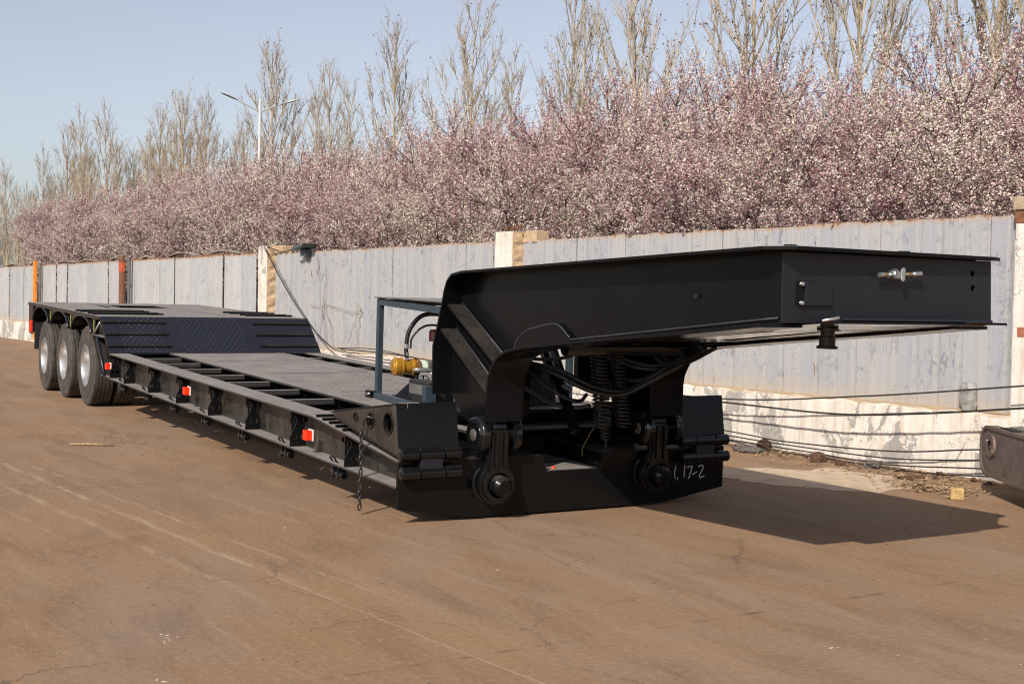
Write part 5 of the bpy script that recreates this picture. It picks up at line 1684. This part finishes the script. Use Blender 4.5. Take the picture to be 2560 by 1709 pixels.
# ------------------------------------------------------------------ blossoming trees behind the fence
def np_mesh(name, V, F, attr=None):
    me = bpy.data.meshes.new(name)
    V = np.asarray(V, dtype=np.float32); F = np.asarray(F, dtype=np.int32)
    nv, nf, k = len(V), len(F), F.shape[1]
    me.vertices.add(nv); me.vertices.foreach_set('co', V.ravel())
    me.loops.add(nf * k); me.loops.foreach_set('vertex_index', F.ravel())
    me.polygons.add(nf); me.polygons.foreach_set('loop_start', np.arange(0, nf * k, k, dtype=np.int32))
    me.update(calc_edges=True)
    if attr is not None:
        a = me.attributes.new('tint', 'FLOAT', 'FACE')
        a.data.foreach_set('value', np.asarray(attr, dtype=np.float32))
    return me

def blossom_mat():
    mt, nt, b = new_mat('plum_blossom')
    g = G(nt)
    at = g.node("ShaderNodeAttribute"); at.attribute_name = 'tint'
    cr = g.node("ShaderNodeValToRGB")
    pn = g.noise(g.pos(), 0.55, 4, 0.6)            # some shoots in full white bloom, some still mauve buds
    sh = g.math('MULTIPLY', g.math('SUBTRACT', pn, 0.49), 1.5)
    sh = g.math('ADD', sh, g.math('MULTIPLY', g.math('SUBTRACT', g.rnd(), 0.5), 0.16))
    tv = g.math('MINIMUM', g.math('MAXIMUM', g.math('ADD', at.outputs['Fac'], sh), 0.02), 0.88)
    leafy = g.math('GREATER_THAN', at.outputs['Fac'], 0.90)
    fac = g.math('ADD', g.math('MULTIPLY', tv, g.math('SUBTRACT', 1.0, leafy)), g.math('MULTIPLY', at.outputs['Fac'], leafy))
    g.put(cr.inputs[0], fac)
    e = cr.color_ramp.elements
    stops = [(0.0, (0.20, 0.075, 0.10)), (0.16, (0.34, 0.155, 0.19)), (0.34, (0.54, 0.345, 0.355)), (0.58, (0.72, 0.57, 0.545)), (0.80, (0.84, 0.76, 0.70)), (0.93, (0.66, 0.60, 0.40)), (1.0, (0.24, 0.13, 0.08))]
    while len(e) < len(stops):
        e.new(0.5)
    for el, (p, c_) in zip(e, stops):
        el.position = p; el.color = c_ + (1,)
    g.put(b.inputs['Base Color'], cr.outputs[0])
    b.inputs['Roughness'].default_value = 0.8
    b.inputs['Specular IOR Level'].default_value = 0.15
    tl = g.node("ShaderNodeBsdfTranslucent")        # thin petals let light through
    g.put(tl.inputs[0], cr.outputs[0])
    mx = g.node("ShaderNodeMixShader")
    mx.inputs[0].default_value = 0.26
    nt.links.new(b.outputs[0], mx.inputs[1]); nt.links.new(tl.outputs[0], mx.inputs[2])
    out = [n for n in nt.nodes if n.type == 'OUTPUT_MATERIAL'][0]
    nt.links.new(mx.outputs[0], out.inputs[0])
    return mt
M['blossom'] = blossom_mat()
M['plumbark'] = simple('plum_bark', (0.06, 0.033, 0.030), 0.9, 0, 0.3, 20)

def seg_tubes(segs, sides=3):
    """segs: list of (p0,p1,r0,r1) -> verts, quads"""
    A = np.array([s[0] for s in segs]); B = np.array([s[1] for s in segs])
    r0 = np.array([s[2] for s in segs])[:, None]; r1 = np.array([s[3] for s in segs])[:, None]
    d = B - A
    d /= np.linalg.norm(d, axis=1, keepdims=True) + 1e-9
    ref = np.where(np.abs(d[:, 2:3]) > 0.9, np.array([[1.0, 0, 0]]), np.array([[0, 0, 1.0]]))
    u = np.cross(d, ref); u /= np.linalg.norm(u, axis=1, keepdims=True)
    w = np.cross(d, u)
    n = len(segs)
    V = np.zeros((n, sides * 2, 3))
    for k in range(sides):
        t = 2 * math.pi * k / sides
        off = u * math.cos(t) + w * math.sin(t)
        V[:, k] = A + off * r0
        V[:, sides + k] = B + off * r1
    F = []
    base = (np.arange(n) * sides * 2)[:, None]
    for k in range(sides):
        k2 = (k + 1) % sides
        F.append(base + np.array([[k, k2, sides + k2, sides + k]]))
    return V.reshape(-1, 3), np.concatenate(F)

def make_plum(seed, height=5.2, rad=1.6, per=19, smin=0.012, smax=0.025):
    rs = np.random.RandomState(seed)
    segs = []
    shoots = []
    def rv(s_=1.0):
        v_ = rs.normal(size=3); return v_ / np.linalg.norm(v_) * s_
    nst = 9
    for i in range(nst):
        a = 2 * math.pi * i / nst + rs.uniform(-.3, .3)
        p = np.array([0.1 * math.cos(a), 0.1 * math.sin(a), 0.0])
        spread = rs.uniform(0.15, 1.0) * rad
        tip = np.array([spread * math.cos(a), spread * math.sin(a), height * rs.uniform(0.72, 0.90)])
        prev = p
        N = 8
        for k in range(1, N + 1):
            t = k / N
            q = p + (tip - p) * np.array([t ** 0.8, t ** 0.8, t]) + rv(0.06)
            segs.append((prev, q, 0.038 * (1 - t) + 0.008, 0.038 * (1 - t) + 0.006))
            # side branches
            nb = 5 if t > 0.25 else 2
            for j in range(nb):
                bd = rv(); bd[2] = abs(bd[2]) * 0.9 + 0.15; bd /= np.linalg.norm(bd)
                L_ = rs.uniform(0.35, 0.95)
                e_ = q + bd * L_
                if e_[2] > height * 0.97:
                    e_[2] = height * 0.97
                segs.append((q, e_, 0.008, 0.004))
                for s_ in range(5):
                    o_ = q + (e_ - q) * rs.uniform(0.25, 1.0)
                    sd = bd * 0.35 + rv(0.55) + np.array([0, 0, 0.75])
                    sd /= np.linalg.norm(sd)
                    l2 = rs.uniform(0.25, 0.75)
                    f_ = o_ + sd * l2
                    segs.append((o_, f_, 0.0035, 0.0015))
                    shoots.append((o_, f_))
            prev = q
    V1, F1 = seg_tubes(segs, 3)
    # blossoms
    S0 = np.array([s[0] for s in shoots]); S1 = np.array([s[1] for s in shoots])
    ns = len(shoots)
    t = rs.uniform(0.02, 1.02, size=(ns, per, 1))
    C = S0[:, None] + (S1 - S0)[:, None] * t + rs.normal(scale=0.015, size=(ns, per, 3))
    C = C.reshape(-1, 3)
    n = len(C)
    tone = np.repeat(np.clip(rs.normal(0.57, 0.18, ns), 0.1, 0.95), per)
    hh = C[:, 2] / height
    tint = np.clip(tone + rs.normal(0, 0.15, n) + 0.10 * np.clip((0.72 - hh) / 0.35, -1.8, 1), 0.02, 0.86)
    lf = rs.uniform(size=n)
    tint = np.where(lf > 0.965, 0.93, tint)
    tint = np.where((lf > 0.93) & (lf <= 0.965), 1.0, tint)
    sz = rs.uniform(smin, smax, size=(n, 1))
    nn = rs.normal(size=(n, 3)); nn /= np.linalg.norm(nn, axis=1, keepdims=True)
    ref = rs.normal(size=(n, 3))
    u = np.cross(nn, ref); u /= np.linalg.norm(u, axis=1, keepdims=True)
    w = np.cross(nn, u)
    Vb = np.stack([C - u * sz, C - w * sz * 0.8, C + u * sz + nn * sz * .3, C + w * sz * 0.8], axis=1).reshape(-1, 3)
    Fb = np.arange(n * 4).reshape(-1, 4)
    return np_mesh('plum_branches', V1, F1), np_mesh('plum_blossoms', Vb, Fb, tint)

plums = [make_plum(100 + i, 5.2 + 0.15 * (i % 3), 1.5 + 0.12 * (i % 4)) for i in range(5)]
plums_near = [make_plum(200 + i, 5.2 + 0.15 * (i % 3), 1.5 + 0.12 * (i % 4), 38, 0.0095, 0.0195) for i in range(5)]
rgt = random.Random(77)
n_plum = 0
for row, (off, hs, s0, s1, step) in enumerate(((1.9, 0.80, -41.5, 4.0, 1.3), (3.9, 0.985, -50.5, 2.0, 1.25), (6.0, 1.10, -58.0, -2.0, 1.8))):
    s = s0 + rgt.uniform(0, .5)
    while s < s1:
        k = rgt.randrange(len(plums)); PL = plums_near if s > -20 else plums
        hgt = hs * rgt.uniform(0.90, 1.06) * (0.93 if s > -6 else 1.0)
        p = FP(s, off + rgt.uniform(-.35, .35), 0)
        tr = empty('blossom_tree', p, (0, 0, rgt.uniform(0, 6.28)))
        tr.scale = (rgt.uniform(.95, 1.15), rgt.uniform(.95, 1.15), hgt)
        tag(tr, 'pink and white blossoming plum tree merging into the thicket behind the fence', 'blossom tree', 'blossoming plum trees behind the fence')
        o = link('trunk', PL[k][0], 'plumbark', tr)
        o = link('crown', PL[k][1], 'blossom', tr)
        n_plum += 1
        s += step * rgt.uniform(.85, 1.2) * (1.25 if s < -34 else 1.0)

# magenta shrub far left
def shrub(p, label, seed, col):
    rs = np.random.RandomState(seed)
    segs = []
    C = []
    for i in range(160):
        a = rs.uniform(0, 6.28); l = rs.uniform(.8, 2.6)
        d = np.array([math.cos(a) * rs.uniform(.1, .8), math.sin(a) * rs.uniform(.1, .8), 1.0]); d /= np.linalg.norm(d)
        b0 = np.array([rs.normal(0, .6), rs.normal(0, .4), .1])
        segs.append((b0, b0 + d * l, .012, .004))
        for k in range(40):
            C.append(b0 + d * l * rs.uniform(.3, 1.05) + rs.normal(scale=.04, size=3))
    C = np.array(C); n = len(C)
    nn = rs.normal(size=(n, 3)); u = np.cross(nn, rs.normal(size=(n, 3))); u /= np.linalg.norm(u, axis=1, keepdims=True); w = np.cross(u, nn / np.linalg.norm(nn, axis=1, keepdims=True))
    sz = rs.uniform(.02, .05, (n, 1))
    Vb = np.stack([C - u * sz, C - w * sz, C + u * sz, C + w * sz], 1).reshape(-1, 3)
    root = empty('flowering_shrub', p)
    tag(root, label, 'shrub')
    V1, F1 = seg_tubes(segs, 3)
    link('stem', np_mesh('shrub_stems', V1, F1), 'plumbark', root)
    link('crown', np_mesh('shrub_flowers', Vb, np.arange(n * 4).reshape(-1, 4)), col, root)
    root.scale = (1.3, 1.3, 0.72)
M['magenta'] = simple('magenta_flowers', (0.30, 0.045, 0.11), 0.8, 0, 0.4, 6)
shrub(FP(-61.5, 3.0, 0), 'magenta flowering shrub behind the far left end of the fence', 5, 'magenta')
shrub(FP(-67, 4.5, 0), 'darker magenta shrub cut off by the left picture edge', 6, 'magenta')

# ------------------------------------------------------------------ bare plane trees
def bark_mat():
    mt, nt, b = new_mat('pale_bark')
    g = G(nt); v = g.obj()
    n1 = g.noise(v, 1.6, 5, .6); n2 = g.noise(v, 9, 4)
    col = g.mix(g.ramp(n1, .4, .62), c4(0.46, 0.40, 0.30), c4(0.31, 0.245, 0.16))
    col = g.mix(g.math('MULTIPLY', g.ramp(n2, .5, .7), .5), col, c4(0.14, 0.105, 0.07))
    g.put(b.inputs['Base Color'], col); b.inputs['Roughness'].default_value = .9
    return mt
M['bark'] = bark_mat()
M['twigs'] = simple('bare_twigs', (0.36, 0.29, 0.21), 0.9, 0, 0.3, 3)
M['balls'] = simple('seed_balls', (0.085, 0.055, 0.035), 0.9, 0, 0.3, 4)

def make_bare(seed, H=11.0, rad=1.5, nlimb=26, low=0.22):
    rs = np.random.RandomState(seed)
    big, tw, tips = [], [], []
    def rv(s_):
        v_ = rs.normal(size=3); return v_ / np.linalg.norm(v_) * s_
    def branch(p, d, L_, r, lev):
        n = 6 if lev < 2 else 4
        prev = p
        dd = d.copy()
        pts = [p]
        for k in range(n):
            dd = dd + rv((0.0, 0.055, 0.09)[lev] + .02) + np.array([0, 0, 0.09 if lev else 0.02])
            dd /= np.linalg.norm(dd)
            q = prev + dd * L_ / n
            ra = r * (1 - k / n) + .004; rb = r * (1 - (k + 1) / n) + .003
            (big if lev < 2 else tw).append((prev, q, ra, rb))
            prev = q; pts.append(q)
        return pts
    trunk = branch(np.array([0, 0, 0.0]), np.array([0, 0, 1.0]), H * 0.97, 0.105, 0)
    def at(pts, t):
        x = t * (len(pts) - 1); i = min(int(x), len(pts) - 2)
        return pts[i] + (pts[i + 1] - pts[i]) * (x - i)
    for i in range(nlimb):
        t = low + (0.93 - low) * (i / nlimb) + rs.uniform(-.015, .015)
        a = i * 2.399 + rs.uniform(-.4, .4)
        p = at(trunk, t)
        env = rad * min(1, (1 - t) * 1.7) * rs.uniform(.7, 1.2) + .25
        upl = env * rs.uniform(2.1, 3.6)
        d = np.array([math.cos(a) * env, math.sin(a) * env, upl * 0.75]); L_ = np.linalg.norm(d) * rs.uniform(.85, 1.15); d /= np.linalg.norm(d)
        L_ = min(L_, (H - p[2]) * rs.uniform(.42, .78) + .25)
        limb = branch(p, d, L_, max(0.014, 0.042 * (1 - t) + 0.007), 1)
        nsub = max(5, int(L_ * 5.0))
        for j in range(nsub):
            tt = rs.uniform(.15, 1.0)
            q = at(limb, tt)
            sd = d * .9 + rv(.62) + np.array([0, 0, .6]); sd /= np.linalg.norm(sd)
            l2 = rs.uniform(.35, 1.0) * (1.1 - tt * .5)
            sub = branch(q, sd, l2, 0.011, 2)
            for m_ in range(4):
                q2 = at(sub, rs.uniform(.2, 1))
                s2 = sd * .8 + rv(.7) + np.array([0, 0, .45]); s2 /= np.linalg.norm(s2)
                e2 = q2 + s2 * rs.uniform(.12, .42)
                tw.append((q2, e2, .0052, .003))
                tips.append(e2)
            tips.append(sub[-1])
    V1, F1 = seg_tubes(big, 5)
    V2, F2 = seg_tubes(tw, 3)
    T = np.array(tips)
    T = T[rs.uniform(size=len(T)) < 0.20]
    T = T + np.column_stack([rs.normal(0, .02, len(T)), rs.normal(0, .02, len(T)), -rs.uniform(.02, .12, len(T))])
    r_ = rs.uniform(.015, .028, (len(T), 1))
    oc = np.array([[1, 0, 0], [-1, 0, 0], [0, 1, 0], [0, -1, 0], [0, 0, 1], [0, 0, -1]], float)
    V3 = (T[:, None] + oc[None] * r_[:, None]).reshape(-1, 3)
    tri = np.array([[0, 2, 4], [2, 1, 4], [1, 3, 4], [3, 0, 4], [2, 0, 5], [1, 2, 5], [3, 1, 5], [0, 3, 5]])
    F3 = (np.arange(len(T))[:, None, None] * 6 + tri[None]).reshape(-1, 3)
    return np_mesh('bare_limbs', V1, F1), np_mesh('bare_twigs', V2, F2), np_mesh('seed_balls', V3, F3)

bare_n = [make_bare(s_, 11.0, 1.25, 31) for s_ in (1, 2, 3)]
bare_w = [make_bare(s_, 11.0, 1.75, 24, 0.24) for s_ in (11, 12, 13)]
bare_s = [make_bare(s_, 11.0, 0.9, 26) for s_ in (21, 22)]
spots = [(-90.5, 9.6, 11.4, 's'), (-85.3, 10.0, 9.0, 'n'), (-80.1, 10.3, 11.6, 's'), (-75.3, 10.6, 12.7, 's'), (-70.1, 11.0, 12.9, 's'), (-65.2, 11.4, 12.7, 's'), (-61.4, 11.6, 9.8, 'n'), (-57.6, 11.9, 11.7, 'n'), (-55.6, 12.0, 10.7, 's'),
         (-53.3, 12.2, 12.0, 'n'), (-50.8, 12.4, 11.4, 'n'), (-46.2, 12.7, 9.7, 'n'), (-43.0, 12.9, 12.8, 'n'), (-39.5, 13.1, 10.9, 's'), (-37.6, 13.3, 11.2, 's'), (-35.5, 13.4, 10.1, 's'), (-32.4, 13.6, 11.6, 'n'),
         (-27.7, 13.9, 11.6, 'w'), (-25.4, 14.2, 9.6, 's'), (-22.5, 14.3, 11.2, 's'), (-21.4, 14.0, 10.4, 's'), (-19.1, 14.5, 11.6, 'w'), (-15.0, 14.8, 12.0, 'w'), (-11.8, 15.1, 12.4, 'w'), (-8.6, 15.3, 12.2, 'w'), (-7.3, 14.6, 11.4, 'w')]
marks = ['at the far left edge of the picture', 'second from the left edge, low', 'third from the left edge', 'left of the first pair of tall thin crowns', 'thin, left of the gap in the far row', 'thin and tall in the far left row', 'short, in the far left row', 'left of the forked crown', 'thin, inside the far left group', 'tall, left half of the forked crown pair', 'right half of the forked crown pair',
         'short, just left of the street lamp', 'tall, right behind the street lamp', 'slim, first right of the street lamp', 'slim and tall, second right of the street lamp', 'slim and short, third right of the street lamp', 'dense crown left of the tallest dense one', 'broad dense crown whose top touches the picture top', 'low and slim right of the broad dense crown', 'slim with pale trunk, in the open sky gap', 'second pale slim trunk in the open sky gap',
         'broad, above the bend of the gooseneck', 'broad with pale trunk above the gooseneck nose', 'broad with pale forked trunk at upper right', 'broad, near the upper right corner', 'leaning over the upper right corner']
rgb_ = random.Random(9)
for (x, y, h, kd), mk in zip(spots, marks):
    src = rgb_.choice({'n': bare_n, 'w': bare_w, 's': bare_s}[kd])
    t = empty('bare_tree', (x, y, 0), (R(rgb_.uniform(-1.5, 1.5)), R(rgb_.uniform(-1.5, 1.5)), rgb_.uniform(0, 6.28)))
    sc_ = h / 11.0
    t.scale = (sc_ * rgb_.uniform(.9, 1.1), sc_ * rgb_.uniform(.9, 1.1), sc_)
    tag(t, 'bare plane tree, ' + mk, 'tree', 'bare trees in a row behind the blossom')
    link('trunk', src[0], 'bark', t)
    link('twigs', src[1], 'twigs', t)
    link('seed_balls', src[2], 'balls', t)['kind'] = 'stuff'

rgb_ = random.Random(31)
xx = -104.0
while xx < -45:
    kd = rgb_.choice(('s', 's', 'n'))
    src = rgb_.choice({'n': bare_n, 's': bare_s}[kd])
    y0 = 4.8695 + 0.0693 * xx + rgb_.uniform(9.5, 15.0)
    h = rgb_.uniform(8.6, 11.6)
    t = empty('bare_tree', (xx, y0, 0), (0, 0, rgb_.uniform(0, 6.28)))
    t.scale = (h / 11, h / 11, h / 11)
    tag(t, 'slim bare tree lost in the crowded far left row behind the blossom', 'tree', 'crowded slim bare trees at far left')
    link('trunk', src[0], 'bark', t); link('twigs', src[1], 'twigs', t); link('seed_balls', src[2], 'balls', t)['kind'] = 'stuff'
    xx += rgb_.uniform(1.4, 3.4)

# ------------------------------------------------------------------ street lamp
M['lampwhite'] = simple('white_lamp_paint', (0.46, 0.46, 0.46), 0.4, 0, 0.05, 5)
M['lampglass'] = simple('lamp_glass', (0.16, 0.16, 0.15), 0.3, 0, 0.1, 10)
sl = empty('street_lamp', (-42.5, 12.1, 0), (0, 0, R(86)))
tag(sl, 'white twin-arm street lamp rising above the blossom at left', 'street lamp')
mb = MB(); mb.tube([(0, 0, 0), (0, 0, 5), (0, 0, 9.9)], [0.085, 0.07, 0.05], 10); mb.build('pole', 'lampwhite', sl, smooth=True)
for sg in (-1, 1):
    mb = MB(); mb.tube(bez([(0, 0, 9.35), (sg * .5, 0, 9.56), (sg * 0.95, 0, 9.74)], 5), 0.028, 8); a_ = mb.build('arm', 'lampwhite', sl, smooth=True)
    mb = MB()
    tilt = 0.28
    for k in range(1):
        vs, fs = [], []
        n = 10
        prof = [(0.0, 0.02, 0.02), (0.12, 0.07, 0.045), (0.45, 0.13, 0.075), (0.75, 0.12, 0.06), (0.88, 0.05, 0.02)]
        for (u, wy, hz) in prof:
            for q in range(n):
                a = math.pi * q / (n - 1)
                vs.append((sg * (0.92 + u * 0.8), wy * math.cos(a), 9.74 + u * tilt + hz * math.sin(a)))
        for i in range(len(prof) - 1):
            for q in range(n - 1):
                fs.append((i * n + q, i * n + q + 1, (i + 1) * n + q + 1, (i + 1) * n + q))
        fs.append(tuple(range(n)))
        mb.add(vs, fs)
    hd = mb.build('lamp_head', 'lampwhite', a_, smooth=True)
    mb = MB()
    vs = []
    for (u, wy, hz) in prof:
        vs += [(sg * (0.92 + u * 0.8), wy, 9.735 + u * tilt), (sg * (0.92 + u * 0.8), 0, 9.735 + u * tilt - hz * .45), (sg * (0.92 + u * 0.8), -wy, 9.735 + u * tilt)]
    fs = []
    for i in range(len(prof) - 1):
        for q in range(2):
            fs.append((i * 3 + q, i * 3 + q + 1, i * 3 + 3 + q + 1, i * 3 + 3 + q))
    mb.add(vs, fs)
    mb.build('lamp_glass', 'lampglass', a_, smooth=True)

# power lines behind the blossom at right
for i, (z, dz) in enumerate(((7.35, 0.0), (7.2, 0.0), (6.95, 0), (6.8, 0), (6.55, 0.0))):
    pts = []
    for k in range(25):
        t = k / 24
        pts.append(FP(-34 + 40 * t, 8.6 + .15 * i, z - 0.5 * (1 - (2 * t - 1) ** 2) + dz))
    mb = MB(); mb.tube(pts, 0.003, 4)
    o = mb.build('power_line', 'cable')
    tag(o, 'thin black power line crossing behind the blossom crowns, %s of five' % ('topmost', 'second', 'third', 'fourth', 'lowest')[i], 'power line', 'power lines behind the blossom')
